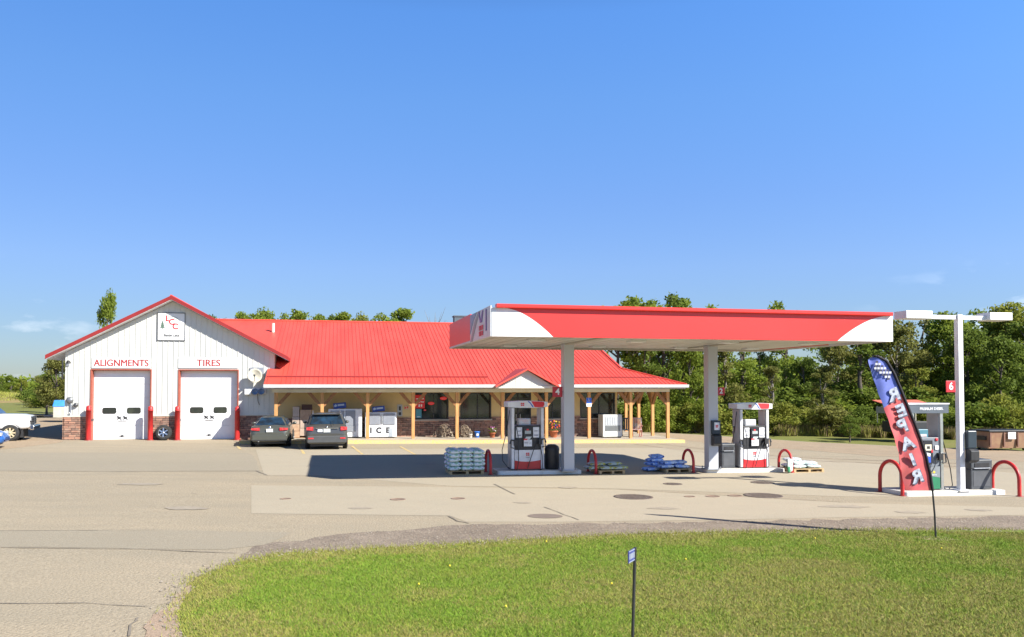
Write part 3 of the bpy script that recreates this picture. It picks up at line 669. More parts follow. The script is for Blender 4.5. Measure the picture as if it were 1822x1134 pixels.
for x_, z_, r_ in ((-.06, .28, .17), (.24, .04, .11)):
    m = MB(); m.lathe([(.001, -.13), (r_ * .9, -.12), (r_, -.08), (r_, 0), (.001, .01)], (x_, -.03, z_), 18, axis='y'); m.build('dial', mat('dial_grey', (.22, .23, .24), .35, metal=.4, col2=(.1, .1, .1)), t)
t = wthing('satellite_dish', 'pale round dish with square back plate on the garage wall beside the porch roof', 'dish', 455, 668, -.04)
m = MB(); m.box(-.3, .42, -.03, .015, .05, .42); m.build('back_plate', GREY_M, t)
m = MB(); m.lathe([(.001, -.30), (.16, -.32), (.30, -.38), (.38, -.46), (.37, -.47), (.28, -.40), (.001, -.33)], (0, 0, -.02), 24, axis='y'); m.build('dish', CREAM, t)
m = MB(); m.tube([(0, 0, 0), (0, -.32, -.02)], .04); m.tube([(0, -.36, -.35), (0, -.75, -.05)], .02); m.box(-.05, .05, -.82, -.72, -.08, .04); m.build('feed_arm', DKGREY, t)
t = wthing('twin_floodlight', 'twin floodlight with two round bluish lenses on the garage wall below the dish', 'floodlight', 455, 697, -.04)
m = MB(); m.box(-.2, .55, -.06, .015, -.12, .2); m.box(-.55, -.2, -.3, .0, -.16, .14); m.build('housing', WHITE, t, bevel=.02)
for x_ in (-.02, .3):
    m = MB(); m.lathe([(.001, -.12), (.13, -.14), (.17, -.2), (.16, -.08), (.1, -.05)], (x_, 0, .0), 18, axis='y'); m.build('lens', mat('blue_lens', (.16, .26, .42), .2, col2=(.10, .18, .34)), t)
m = MB(); m.tube([(.1, -.05, -.12), (.12, -.04, -.5), (.2, -.04, -.72)], .015); m.build('cable', BLACK, t)
# red guard posts at the bay doors
for i, (px, lab) in enumerate(((157.5, 'red steel guard post nearest the outer corner of the garage'), (267.5, 'red guard post between the ALIGNMENTS bay door and the loose wheel'), (315.5, 'red guard post between the loose wheel and the TIRES bay door'), (422, 'shaded red guard post beside the parked sedan'))):
    lx = BF.x(px, -.35, 760); w_ = BF.w(lx, -.35)
    if i == 0:
        t0 = thing('guard_post', lab, 'bollard', w_, BF.yaw, 'red guard posts at the bay doors')
        m = MB(); h = 1.78; r_ = .13
        m.lathe([(r_, -.05), (r_, h - .25), (r_ + .008, h - .25), (r_ + .008, h - .18), (r_, h - .18), (r_, h - .1), (r_ * .92, h - .04), (r_ * .6, h), (.001, h + .015)], n=18); m.build('post', RED_POST, t0)
        m = MB(); m.lathe([(r_ + .07, 0), (r_ + .07, .03), (r_ + .01, .04)], n=18); m.build('foot_ring', RED_TRIM, t0)
    else: dup(t0, w_, None, lab)
# loose wheel
lx = BF.x(291, -.45, 775); w_ = BF.w(lx, -.42); t = thing('loose_wheel', 'black tyre on a silver alloy rim leaning on the stone between guard posts', 'wheel', w_, BF.yaw)
def wheel_parts(par, rad=.36, wid=.23, spokes=5, loc=(0, 0, 0), tilt=0.0, rim_m=SILVER, rimr=.62):
    tm = MB(); r_ = rad
    tm.lathe([(r_ * rimr, -wid / 2), (r_ * .86, -wid / 2 - .005), (r_ * .96, -wid * .42), (r_, -wid * .3), (r_, wid * .3), (r_ * .96, wid * .42), (r_ * .86, wid / 2), (r_ * rimr, wid / 2)], n=30, axis='y')
    to = tm.build('tyre', RUBBER, par); to.location = loc; to.rotation_euler = (tilt, 0, 0)
    rm_ = MB(); q = r_ * rimr
    rm_.lathe([(q, -wid / 2), (q * .93, -wid / 2 + .012), (q * .9, -wid * .2), (q * .88, wid * .2), (q, wid / 2)], n=30, axis='y')
    rm_.lathe([(.001, -wid / 2 + .005), (q * .2, -wid / 2 + .01), (q * .24, -wid * .25)], n=16, axis='y')
    for k in range(spokes):
        a_ = 2 * math.pi * k / spokes; M = Matrix.Rotation(a_, 4, 'Y')
        rm_.box(-q * .13, q * .13, -wid / 2 + .015, -wid / 2 + .045, q * .18, q * .95, M=M)
    ro = rm_.build('rim', rim_m, par); ro.location = loc; ro.rotation_euler = (tilt, 0, 0)
    bk = MB(); bk.lathe([(.001, -wid * .1), (q * .87, -wid * .1)], n=24, axis='y'); bo = bk.build('hub_back', BLACK, par); bo.location = loc; bo.rotation_euler = (tilt, 0, 0)
wheel_parts(t, .40, .26, 6, (0, 0, .40), R(-8))
# ---------------------------------------------------------------- fuel canopy
CW = CF.x(1587, 0, 600); CD = 8.1; CZ0 = 4.5; CZ1 = CF.z(876, 541)
K = thing('fuel_canopy', 'long red and white forecourt canopy carried by two grey columns', 'canopy', (CF.o[0], CF.o[1], 0), CF.yaw)
IY = CF.inv(G(1010, 838, .13))[1] + .05            # island line in canopy depth
c1 = CF.at(1010, 720, IY)[0]; c2 = CF.at(1265, 720, IY)[0]
cw = .19
# white quarter-curve corners and red field on the front fascia
def fascia(name_m, arc0, arc1):
    a = CF.x(arc0[0], 0, arc0[1]); return a
H = CZ1 - CZ0; T = CZ1 - .10
aL0, aL1 = CF.x(925, 0, 545), CF.x(984, 0, 597)
aR1 = CF.x(1490, 0, 605)
left = [(0, CZ0), (aL1, CZ0)]; n = 14
for i in range(1, n + 1):
    u = i / n; left.append((aL1 + (0.25 - aL1) * u, CZ0 + (T - CZ0) * math.sin(u * math.pi / 2) ** .92))
left.append((0, T))
right = [(CW, CZ0), (CW, T + .0)]
for i in range(0, n + 1):
    u = 1 - i / n; right.append((aR1 + (CW - .02 - aR1) * u, CZ0 + (T - CZ0) * math.sin(u * math.pi / 2) ** .92))
FW = mat('canopy_white', (.80, .80, .80), .35)
MB().prism(left, -.012, .05).build('fascia_corner', FW, K); MB().prism(right[::-1], -.012, .05).build('fascia_corner', FW, K)
m = MB()
red = [left[k] for k in range(1, n + 2)] ; red2 = right[2:]
# red field as strips between the two curves
for i in range(n):
    zA = CZ0 + (T - CZ0) * i / n; zB = CZ0 + (T - CZ0) * (i + 1) / n
    f = lambda z: math.asin(min(1, ((z - CZ0) / (T - CZ0)) ** (1 / .92))) / (math.pi / 2)
    m.face([(aL1 + (.25 - aL1) * f(zA), .0, zA), (aR1 + (CW - .02 - aR1) * f(zA), .0, zA), (aR1 + (CW - .02 - aR1) * f(zB), .0, zB), (aL1 + (.25 - aL1) * f(zB), .0, zB)])
m.box(.02, CW - .02, .051, .09, CZ0, T)
m.build('front_fascia', RED_FASCIA, K)
m = MB(); m.prism_x([(-.14, T + .015), (-.13, T - .01), (-.014, T - .01), (-.014, T + .001), (.12, T + .001), (.12, CZ1), (-.14, CZ1)], .12, CW - .05)
m.build('top_rail', RED_FASCIA, K)
m = MB(); y1 = 3.4
for a, b, c, d in ((-.04, .0, y1, CD), (CW, CW + .04, y1, CD), (-.04, CW + .04, CD + .001, CD + .05)):
    MB().box(a, b, c, d, CZ0 + .06, CZ1).build('side_fascia', RED_FASCIA, K); MB().box(a, b, c, d, CZ0, CZ0 + .0595).build('fascia_edge', SOFFIT, K)
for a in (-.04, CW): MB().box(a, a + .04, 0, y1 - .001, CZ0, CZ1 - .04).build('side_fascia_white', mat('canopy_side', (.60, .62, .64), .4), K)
# brand sweep and four-square mark on the side
m = MB(); m.prism_x([(3.0, CZ0), (3.35, CZ0), (2.6, CZ0 + .6), (1.9, CZ1 - .05), (1.6, CZ1 - .05), (2.3, CZ0 + .5)], -.052, -.042); m.build('side_swoosh', mat('side_swoosh_grey', (.20, .26, .27), .4), K)
m = MB(); m.prism_x([(3.38, CZ0 + .25), (3.38, CZ1 - .05), (2.2, CZ1 - .05), (2.8, CZ0 + .65)], -.052, -.042); m.build('side_swoosh', mat('side_swoosh_blue', (.10, .28, .42), .4), K)
m = MB()
for yy in (1.25, 1.62):
    for zz in (.10, .27): m.box(-.056, -.043, yy - .15, yy + .15, CZ0 + zz, CZ0 + zz + .14)
m.build('side_emblem', RED_PR, K)
m = MB(); m.prism_x([(1.1, CZ1 - .08), (1.25, CZ1 - .08), (1.6, CZ0 + .5), (1.3, CZ0 + .5)], -.056, -.043); m.prism_x([(1.75, CZ1 - .08), (1.9, CZ1 - .08), (1.6, CZ0 + .5), (1.5, CZ0 + .5)], -.056, -.043); m.box(-.056, -.043, .55, .7, CZ0 + .2, CZ1 - .1)
m.build('side_emblem', mat('emblem_violet', (.12, .08, .30), .4), K)
m = MB(); m.box(.0, CW, .091, CD - .002, CZ1 - .25, CZ1 - .2); m.build('roof_deck', GREY_M, K)
# soffit panels, running front to back
m = MB(); x = .0
m.box(.01, CW - .01, .0915, CD - .001, CZ0 + .09, CZ0 + .1)
while x < CW - .3:
    m.box(x + .02, x + .38, .092, CD - .002, CZ0 + .065, CZ0 + .089); x += .4
m.build('soffit', mat('canopy_soffit', (.58, .56, .50), .38, col2=(.40, .37, .31), scale=.6, stretch=(3, .5, 1), lo=.3, hi=.75), K)
m = MB()
for xx in (c1, c2):
    m.box(xx - .14, xx + .14, .1, CD - .1, CZ0 + .02, CZ0 + .06)
m.box(.1, CW - .1, CD - .25, CD - .1, CZ0 + .0, CZ0 + .06); m.build('soffit_beam', mat('beam_beige', (.50, .46, .38), .5), K)
for xx in (1.9, 5.3, 8.6, 11.6):
    for yy in (2.4, 6.4):
        m = MB(); m.box(xx - .25, xx + .25, yy - .25, yy + .25, CZ0 + .01, CZ0 + .062); m.build('light_panel', WHITE, K)
for xx in (c1, c2):
    g = CF.g(xx, IY)
    m = MB(); m.box(xx - cw, xx + cw, IY - cw, IY + cw, g + .1, CZ0 + .06); co = m.build('column', mat('column_grey', (.50, .52, .56), .45, col2=(.46, .48, .52), scale=.6), K, bevel=.012)
    m = MB(); m.box(xx - cw - .09, xx + cw + .09, IY - cw - .09, IY + cw + .09, g + .13, g + .16)
    for sx in (-1, 1):
        for sy in (-1, 1): m.tube([(xx + sx * (cw + .05), IY + sy * (cw + .05), g + .13), (xx + sx * (cw + .05), IY + sy * (cw + .05), g + .24)], .018, 6)
    m.build('base_plate', GREY_M, co)
m = MB(); m.tube([(c1, 3.6, CZ1 - .1), (c1, 3.6, CZ1 + .1)], .05); m.tube([(c2 + 2.4, 3.0, CZ1 - .1), (c2 + 2.4, 3.0, CZ1 + .09)], .07); m.build('roof_vent', DKGREY, K)
# ---------------------------------------------------------------- islands
def frame_thing(name, label, cat, lx, ly, dz=0, group=None, rz=0):
    v = CF.w(lx, ly); return thing(name, label, cat, (v.x, v.y, v.z + dz), CF.yaw + rz, group)
ISL = mat('island_white_paint', (.74, .73, .69), .6, col2=(.58, .55, .48), scale=3, lo=.5, hi=.7)
def island(px0, px1, py, label, mid_y=None):
    g0 = CF.inv(G(px0, py)); g1 = CF.inv(G(px1, py - (px1 - px0) * .012)); ly0 = g0[1]; wd = 1.15
    t = frame_thing('fuel_island', label, 'pump island', (g0[0] + g1[0]) / 2, ly0 + wd / 2, 0, 'raised concrete pump islands'); L_ = abs(g1[0] - g0[0]) / 2
    n = 6; r = .12; pts = []
    for sx, sy, a0 in ((1, 1, 0), (-1, 1, 90), (-1, -1, 180), (1, -1, 270)):
        for k in range(n): a = R(a0 + k * 90 / (n - 1)); pts.append((sx * (L_ - r) + r * math.cos(a), sy * (wd / 2 - r) + r * math.sin(a)))
    c = math.cos(CF.yaw) * EPS
    m = MB(); m.prism_z(pts, lambda x, y: -.15 - c * x, lambda x, y: .13 - c * x); m.build('edge_band', ISL, t, bevel=.015)
    q = [(x * .95, y * .9) for x, y in pts]
    m = MB(); m.prism_z(q, lambda x, y: .1305 - c * x, lambda x, y: .134 - c * x); m.build('top_slab', CONC, t)
    return t, ly0 + wd / 2
_, iy1 = island(886, 1036, 845.5, 'white edged pump island under the number four column')
_, iy2 = island(1257, 1398, 842, 'white edged pump island under the number two column')
_, iy3 = island(1612, 1800, 884, 'white edged pump island under the lamp post and diesel pump')
# ---------------------------------------------------------------- pumps
VAL = mat('valance_white', (.76, .76, .78), .35)
def curve_panel(mb, xs, zlo, zhi, y0, y1):
    p = [(x, zlo(x)) for x in xs] + [(x, zhi(x)) for x in reversed(xs)]
    mb.prism(p, y0, y1)
def emblem(par, x, y, z, s, name='emblem'):
    m = MB()
    for sx in (-1, 1):
        for sz in (-1, 1): m.box(x + sx * s * .6 - s * .48, x + sx * s * .6 + s * .48, y - .004, y, z + sz * s * .55 - s * .42, z + sz * s * .55 + s * .42)
    return m.build(name, RED_PR, par)
def nozzle(par, x, y, z, s):
    m = MB(); m.box(x - .03 * s, x + .10 * s, y - .07, y + .05, z - .16, z + .05) if s > 0 else m.box(x - .10, x + .03, y - .07, y + .05, z - .16, z + .05)
    m.tube([(x + .1 * s, y - .02, z + .02), (x + .2 * s, y - .03, z + .04), (x + .24 * s, y - .03, z - .1)], .028, 8)
    m.tube([(x + .2 * s, y - .03, z + .02), (x + .21 * s, y - .05, z - .22), (x + .1 * s, y - .04, z - .25)], .02, 6)
    return m.build('nozzle', BLACK, par)
def pump(label, lx, ly, diesel=False):
    t = frame_thing('fuel_pump', label, 'fuel pump', lx, ly, .135, 'fuel pumps on their islands')
    W, Dp, Ht = (.60, .31, 2.42) if not diesel else (.56, .30, 2.55)
    side = mat('pump_side_grey', (.42, .44, .47), .4, metal=.3)
    for s in (-1, 1):
        m = MB(); a, b = (s * W, s * (W - .13)); m.box(min(a, b), max(a, b), -Dp + .03, Dp - .03, 0, Ht - .22)
        o = m.build('side_pillar', side, t, bevel=.03)
        m = MB(); m.box(min(a, b) + .02, max(a, b) - .02, -Dp - .0, -Dp + .029, .05, Ht - .25); m.build('pillar_strip', VAL if not diesel else SILVER, o)
    iw = W - .131
    low = mat('pump_red_base', (.60, .03, .035), .35) if not diesel else mat('diesel_green_base', (.03, .20, .10), .35)
    up = VAL if not diesel else mat('diesel_grey_panel', (.22, .24, .26), .4)
    hb = .70
    xs = [-iw + 2 * iw * k / 12 for k in range(13)]
    arc = lambda x: (.34 if not diesel else .36) - .05 * (1 - (x / iw) ** 2) * (1 if not diesel else -1)
    m = MB(); m.box(-iw, iw, -Dp + .06, Dp - .06, .02, hb); m.build('cabinet', DKGREY, t)
    m = MB(); curve_panel(m, xs, lambda x: .03, arc, -Dp + .02, -Dp + .059); curve_panel(m, xs, lambda x: .03, arc, Dp - .059, Dp - .02); m.build('base_panel', low, t)
    m = MB(); curve_panel(m, xs, arc, lambda x: hb, -Dp + .015, -Dp + .059); curve_panel(m, xs, arc, lambda x: hb, Dp - .059, Dp - .02); m.build('door_panel', up, t)
    m = MB(); m.box(-iw, iw, -Dp + .04, Dp - .04, hb + .002, 1.56); m.build('head_cabinet', BLACK if not diesel else mat('diesel_head', (.19, .21, .24), .4), t, bevel=.01)
    yf = -Dp + .04
    # card reader column
    m = MB(); m.prism([(-.17, hb + .1), (.17, hb + .1), (.15, 1.48), (-.15, 1.48)], yf - .06, yf - .001); kp = m.build('console', mat('console_dark', (.03, .03, .038), .3), t, bevel=.012)
    if not diesel:
        emblem(t, 0, -Dp + .012, .55, .055); text('lettering', 'CENEX', .05, DARK_PR, t, (0, -Dp + .012, .44))
        m = MB(); m.box(-.145, .145, yf - .068, yf - .061, hb + .13, hb + .36); m.build('notice', PAPER, kp)
        m = MB(); m.box(-.11, .11, yf - .068, yf - .061, 1.27, 1.38); m.build('display', mat('lcd', (.42, .46, .46), .3), kp)
        m = MB(); m.prism([(-.14, 1.05), (.06, 1.07), (.14, 1.17), (-.06, 1.17)], yf - .068, yf - .061); m.build('decal', mat('decal_pale', (.55, .62, .62), .4), kp)
        m = MB(); m.box(-.15, -.02, yf - .069, yf - .0685, 1.05, 1.10); m.box(-.05, .03, yf - .068, yf - .061, 1.39, 1.44); m.build('decal', RED_PR, kp)
        m = MB(); m.box(-.12, .0, yf - .068, yf - .061, .89 + .04, .99); m.box(.05, .11, yf - .068, yf - .061, .93, .97); m.build('keypad', mat('keypad_grey', (.6, .6, .62), .4), kp)
        for s in (-1, 1):
            m = MB(); m.box(min(s * .2, s * .42), max(s * .2, s * .42), yf - .014, yf - .001, 1.13, 1.50); m.build('price_poster', PAPER, t, bevel=.004)
            m = MB(); m.box(min(s * .24, s * .38), max(s * .24, s * .38), yf - .02, yf - .015, 1.19, 1.24); m.box(min(s * .24, s * .36), max(s * .24, s * .36), yf - .02, yf - .015, 1.35, 1.38); m.build('print', mat('faint_print', (.35, .36, .42), .5), t)
    else:
        m = MB(); m.box(-.11, .11, yf - .068, yf - .061, 1.18, 1.36); m.build('display', mat('price_cream', (.70, .66, .50), .4), kp)
        m = MB(); m.box(-.05, .05, yf - .072, yf - .0685, 1.23, 1.31); m.build('digits', DARK_PR, kp)
        m = MB(); m.box(-.15, .08, yf - .068, yf - .061, hb + .12, hb + .30); m.build('notice', BLUE_PR, kp)
        m = MB(); m.prism([(-.15, 1.04), (.06, 1.0), (.08, 1.09), (-.15, 1.14)], yf - .068, yf - .061); m.build('decal', PAPER, kp)
        m = MB(); m.box(.1, .16, yf - .07, yf - .061, 1.12, 1.2); m.lathe([(.001, yf - .03), (.05, yf - .02), (.05, yf)], (.33, 0, 1.5), 12, axis='y'); m.build('decal', RED_PR, t)
        m = MB(); m.box(.27, .39, yf - .03, yf - .001, 1.2, 1.32); m.build('notice', PAPER, t)
        m = MB(); m.box(-.28, .14, -Dp + .005, -Dp + .0145, .50, .56); m.lathe([(.001, -.005), (.04, 0)], (.22, -Dp + .012, .53), 10, axis='y'); m.build('hazard_label', mat('hazard_yellow', (.70, .52, .05), .5), t)
        m = MB(); m.box(-.12, .05, -Dp + .005, -Dp + .0145, .59, .64); m.build('hazard_label', RED_PR, t)
        m = MB(); m.box(-.3, .3, -Dp + .005, -Dp + .0145, .44, .455); m.build('print', PAPER, t)
    # advert topper
    m = MB(); m.box(-.30, .14, -.16, .12, 1.562, 1.80); tp = m.build('topper_box', mat('topper_grey', (.50, .53, .56), .4) if not diesel else mat('topper_teal', (.08, .22, .28), .4), t, bevel=.012)
    m = MB(); m.box(-.27, .11, -.168, -.161, 1.60, 1.77) if not diesel else m.box(-.27, .08, -.168, -.161, 1.585, 1.66); m.build('advert', mat('advert_pale', (.55, .58, .62), .4, col2=(.62, .40, .38), scale=9), tp)
    # valance
    vh = (lambda x: Ht - .03 + .035 * (1 - (x / .72) ** 2)); vl = (lambda x: Ht - .21 - .03 * (1 - (x / .72) ** 2))
    xs = [-.72 + 1.44 * k / 16 for k in range(17)]
    if diesel: vh = lambda x: Ht; vl = lambda x: Ht - .26
    m = MB(); curve_panel(m, xs, vl, vh, -Dp - .03, Dp + .03); v = m.build('valance', VAL if not diesel else mat('diesel_valance', (.11, .13, .155), .4), t, bevel=.01)
    if not diesel:
        yv = -Dp - .0345
        emblem(v, -.20, yv, Ht - .115, .055)
        xs2 = [.12 + .03 * k for k in range(0, 15)]
        m = MB(); m.prism([(.24, Ht - .215)] + [(x, vl(x) + .012) for x in (.35, .45, .56)] + [(.60, Ht - .11), (.58, Ht - .03)] + [(x, vh(x) - .012) for x in (.5, .35, .2, .12)], yv - .001, yv + .004); m.build('valance_red', RED_PR, v)
        m = MB(); m.prism([(.16, Ht - .21), (.21, Ht - .215), (.1, Ht - .06), (.04, Ht - .01), (-.02, Ht - .006), (.08, Ht - .09)], yv - .001, yv + .004); m.build('valance_blue', BLUE_PR, v)
    else:
        text('lettering', 'PREMIUM DIESEL', .105, PAPER, v, (.12, -Dp - .036, Ht - .13), bold=.003, sx=1.05)
        m = MB(); m.box(-.74, .74, -Dp - .05, Dp + .05, Ht + .002, Ht + .04); m.build('cap', VAL, v)
    for s in (-1, 1):
        nozzle(t, s * (iw - .06), yf - .05, 1.05 if s > 0 else 1.02, s)
    def hose(p): m = MB(); m.tube(p, .014, 6); return m.build('hose', BLACK, t)
    if not diesel:
        hose([(-iw + .05, yf - .06, 1.5), (-iw + .1, yf - .12, 1.2), (-iw + .12, yf - .12, .3), (-iw + .05, yf - .15, .02), (-iw - .1, yf - .12, .0), (-iw - .25, yf - .1, .12)])
        hose([(iw - .05, yf - .06, 1.0), (iw + .03, yf - .14, .5), (iw + .05, yf - .12, .05), (iw - .05, yf - .14, .0)])
        hose([(-W, -.05, 2.1), (-W - .1, -.08, 1.4), (-W - .28, -.1, .7), (-W - .26, -.1, .32), (-W - .05, -.1, .05), (-W + .1, -Dp - .1, .02)])
        hose([(iw - .1, yf - .05, 1.0), (.2, yf - .13, .75), (.05, yf - .12, .3), (-.02, yf - .1, .06)])
    else:
        hose([(W, -.1, 2.2), (W + .08, -.12, 1.6), (W + .35, -.14, .6), (W + .42, -.14, .1), (W + .25, -.14, -.05), (W + .02, -.14, .1), (W - .0, -.2, 1.0)])
        hose([(iw - .1, yf - .05, 1.0), (.15, yf - .13, .7), (-.05, yf - .12, .4), (-.15, yf - .1, .08)])
        hose([(-.25, yf - .05, 1.0), (-.1, yf - .13, .6), (.0, yf - .12, .4), (.08, yf - .1, .1)])
    return t
pump('white fuel pump with red base beside the number four column', CF.inv(G(942, 838, .13))[0], iy1)
pump('white fuel pump with red base beside the number two column', CF.inv(G(1352, 835, .13))[0], iy2)
pump('grey and green PREMIUM DIESEL pump behind the feather flag', CF.inv(G(1669, 876, .13))[0], iy3, True)
# number signs
def numsign(n, px, py, w, lab, ly):
    a = CF.at(px, py, ly); v = CF.w(a[0], ly, 0); t = thing('number_sign', lab, 'sign', (v.x, v.y, a[1]), CF.yaw)
    m = MB(); m.box(-w / 2, w / 2, 0, .03, -w / 2, w / 2); m.build('sign_panel', mat('number_red', (.46, .015, .03), .4), t, bevel=.006)
    text('lettering', n, w * .85, PAPER, t, (0, -.006, 0), bold=.008); 
    m = MB(); m.box(w / 2 if n != '2' else -w / 2 - .12, w / 2 + .1 if n != '2' else -w / 2, .005, .025, -.03, .03); m.build('bracket', GREY_M, t)
numsign('4', 992, 697.5, .36, 'red sign with white 4 on the canopy column', IY - .1)
numsign('2', 1283, 696.5, .30, 'dark red sign with white 2 on the canopy column', IY - .1)
# ---------------------------------------------------------------- lamp post
lp = CF.inv(G(1710, 873, .13)); t = frame_thing('lamp_post', 'tall white lamp post with two flat box heads over the diesel island', 'lamp post', lp[0], lp[1], .13)
WP = mat('lamp_white', (.80, .80, .82), .35)
hz = 5.2 - CF.w(*lp).z - .13
m = MB(); m.box(-.085, .085, -.085, .085, 0, hz + .02); m.build('pole', WP, t, bevel=.01)
m = MB(); m.box(-.2, .2, -.2, .2, 0, .03); m.build('base_plate', WP, t)
for s, L0, L1, y in ((-1, 1.05, 1.95, 0), (1, .95, 1.75, 0)):
    a, b = sorted((s * .111, s * 1.06)); m = MB(); m.box(a, b, -.04, .04, hz - .12, hz + .0); m.build('arm', WP, t)
    a, b = sorted((s * L0, s * L1)); m = MB(); m.box(a, b, -.2, .34, hz - .13, hz + .10); h = m.build('lamp_head', WP, t, bevel=.015)
    m = MB(); m.box(a + .05, b - .05, -.15, .3, hz - .137, hz - .131); m.build('lamp_lens', SOFFIT, h)
a = CF.at(1692, 688, lp[1] - .12); v = CF.w(a[0], lp[1] - .12, 0)
t = thing('number_sign', 'red sign with white 6 on the lamp post', 'sign', (v.x, v.y, a[1]), CF.yaw)
m = MB(); m.box(-.16, .16, 0, .03, -.17, .17); m.build('sign_panel', mat('number_red6', (.60, .03, .04), .4), t, bevel=.006)
text('lettering', '6', .30, PAPER, t, (0, -.006, 0), bold=.008)
# black dispensers on columns
def towel_box(lx, ly, z0, z1, lab, w=.17):
    v = CF.w(lx, ly, 0); t = thing('towel_dispenser', lab, 'dispenser', (v.x, v.y, z0), CF.yaw); h = z1 - z0
    m = MB(); m.box(-w, w, -.14, .0, h * .45, h); m.build('upper_box', mat('dispenser_dark', (.03, .045, .06), .35), t, bevel=.03)
    m = MB(); m.prism_x([(-.14, h * .44), (-.24, h * .38), (-.24, h * .08), (-.12, 0), (0, 0), (0, h * .44)], -w + .01, w - .01); m.build('lower_bin', BLACK, t, bevel=.02)
    return t, h
z_at = lambda py, px, ly: CF.z(px, py, ly)
yb = IY - cw - .001
t, h = towel_box(CF.x(1272, yb, 770), yb, z_at(793, 1272, yb), z_at(748, 1272, yb), 'black towel dispenser with white mark on the number two column')
m = MB(); m.box(-.09, .11, -.148, -.141, h * .62, h * .92); m.build('emblem_plate', PAPER, t); emblem(t, .01, -.149, h * .77, .045)
t, h = towel_box(CF.x(1722, lp[1], 800), lp[1] - .05, z_at(823, 1722, lp[1]), z_at(766, 1722, lp[1]), 'dark scalloped towel and squeegee holder behind the lamp post', .16)
# bins
def bin_(px0, px1, py0, py1, lab, ly, round_top=False, body=DKGREY):
    a = CF.at(px0, py1, ly); b = CF.at(px1, py1, ly); zt = CF.z((px0 + px1) / 2, py0, ly); w = (b[0] - a[0]); cx = (a[0] + b[0]) / 2
    t = frame_thing('litter_bin', lab, 'bin', cx, ly + .3, .135); h = zt - CF.w(cx, ly).z - .135; w /= 2; w = max(.24, w - .03)
    if round_top:
        m = MB(); m.lathe([(w * .9, 0), (w, .05), (w, h * .75)], n=24); m.build('body', body, t)
        m = MB(); m.lathe([(w * 1.03, h * .75), (w * 1.03, h * .83), (w * .9, h * .93), (w * .5, h), (.001, h * 1.01)], n=24); m.build('lid', BLACK, t)
    else:
        m = MB(); m.box(-w, w, -.28, .28, 0, h * .68); m.build('body', body, t, bevel=.02)
        m = MB(); m.box(-w - .01, w + .01, -.29, .29, h * .68 + .001, h); m.build('lid', body, t, bevel=.03)
        m = MB(); m.box(-w * .7, w * .7, -.305, -.291, h * .74, h * .88); m.build('opening', BLACK, t)
        m = MB(); m.prism_x([(-.34, h * .70), (-.291, h * .73), (-.291, h * .69)], -w * .8, w * .8); m.build('flap', GREY_M, t, bevel=.004)
        m = MB(); m.box(-w * .8, w * .8, -.288, -.281, h * .1, h * .6); m.build('panel', mat('bin_panel', (.10, .105, .115), .4), t)
    return t
bin_(972, 1000, 792, 837, 'round black litter bin between the first pump and its column', iy1 - .3, True, BLACK)
bin_(1284, 1310, 790, 833, 'grey litter bin between the number two column and its pump', iy2 - .25)
bin_(1728, 1768, 818, 874, 'dark square litter bin beside the lamp post', iy3 - .3)
m_ = frame_thing('squeegee', 'long wooden squeegee handle leaning on the grey bin', 'squeegee', CF.x(1304, iy2, 800), iy2 + .1, .135)
m = MB(); m.tube([(0, 0, .3), (.12, .02, 1.5)], .013, 6); m.build('handle', WOOD_D, m_)
m = MB(); m.tube([(.05, .0, 1.5), (.2, .03, 1.52)], .02, 6); m.build('squeegee_blade', BLACK, m_)
# hoop barriers
def hoop(px, py, h, lab, half=.45, r=.05, first=[None]):
    g = CF.inv(G(px, py)); v = CF.w(g[0], g[1] + half)
    if first[0] is None or abs(first[0][1] - h) > .01:
        t = thing('hoop_barrier', lab, 'barrier', v, CF.yaw, 'red hoop barriers around the pump islands')
        pts = [(0, -half, -.05), (0, -half, h - half)] + [(0, -half * math.cos(R(a)), h - half + (half - .0) * math.sin(R(a))) for a in range(10, 180, 10)] + [(0, half, h - half), (0, half, -.05)]
        m = MB(); m.tube(pts, r, 12); m.build('hoop', RED_POST, t)
        for s in (-1, 1): m = MB(); m.lathe([(r + .05, 0), (r + .05, .015), (r + .005, .03)], (0, s * half, 0), 12); m.build('foot_plate', RED_TRIM, t)
        first[0] = (t, h); return t
    return dup(first[0][0], v, None, lab)
hoop(873, 845, .80, 'red hoop barrier seen edge on beside the tall bag pallet')
hoop(1060.5, 844, .80, 'red hoop barrier in front of the low pallet of green and yellow bags')
hoop(1234, 841.5, .80, 'red hoop barrier beside the pallet of blue bags')
hoop(1409, 841.5, .80, 'red hoop barrier beside the white bags and the second pump')
hoop(1606, 883, .98, 'red hoop barrier overlapped by the feather flag', .5, .055)
hoop(1814, 884, .98, 'red hoop barrier beside the dark square litter bin', .5, .055)
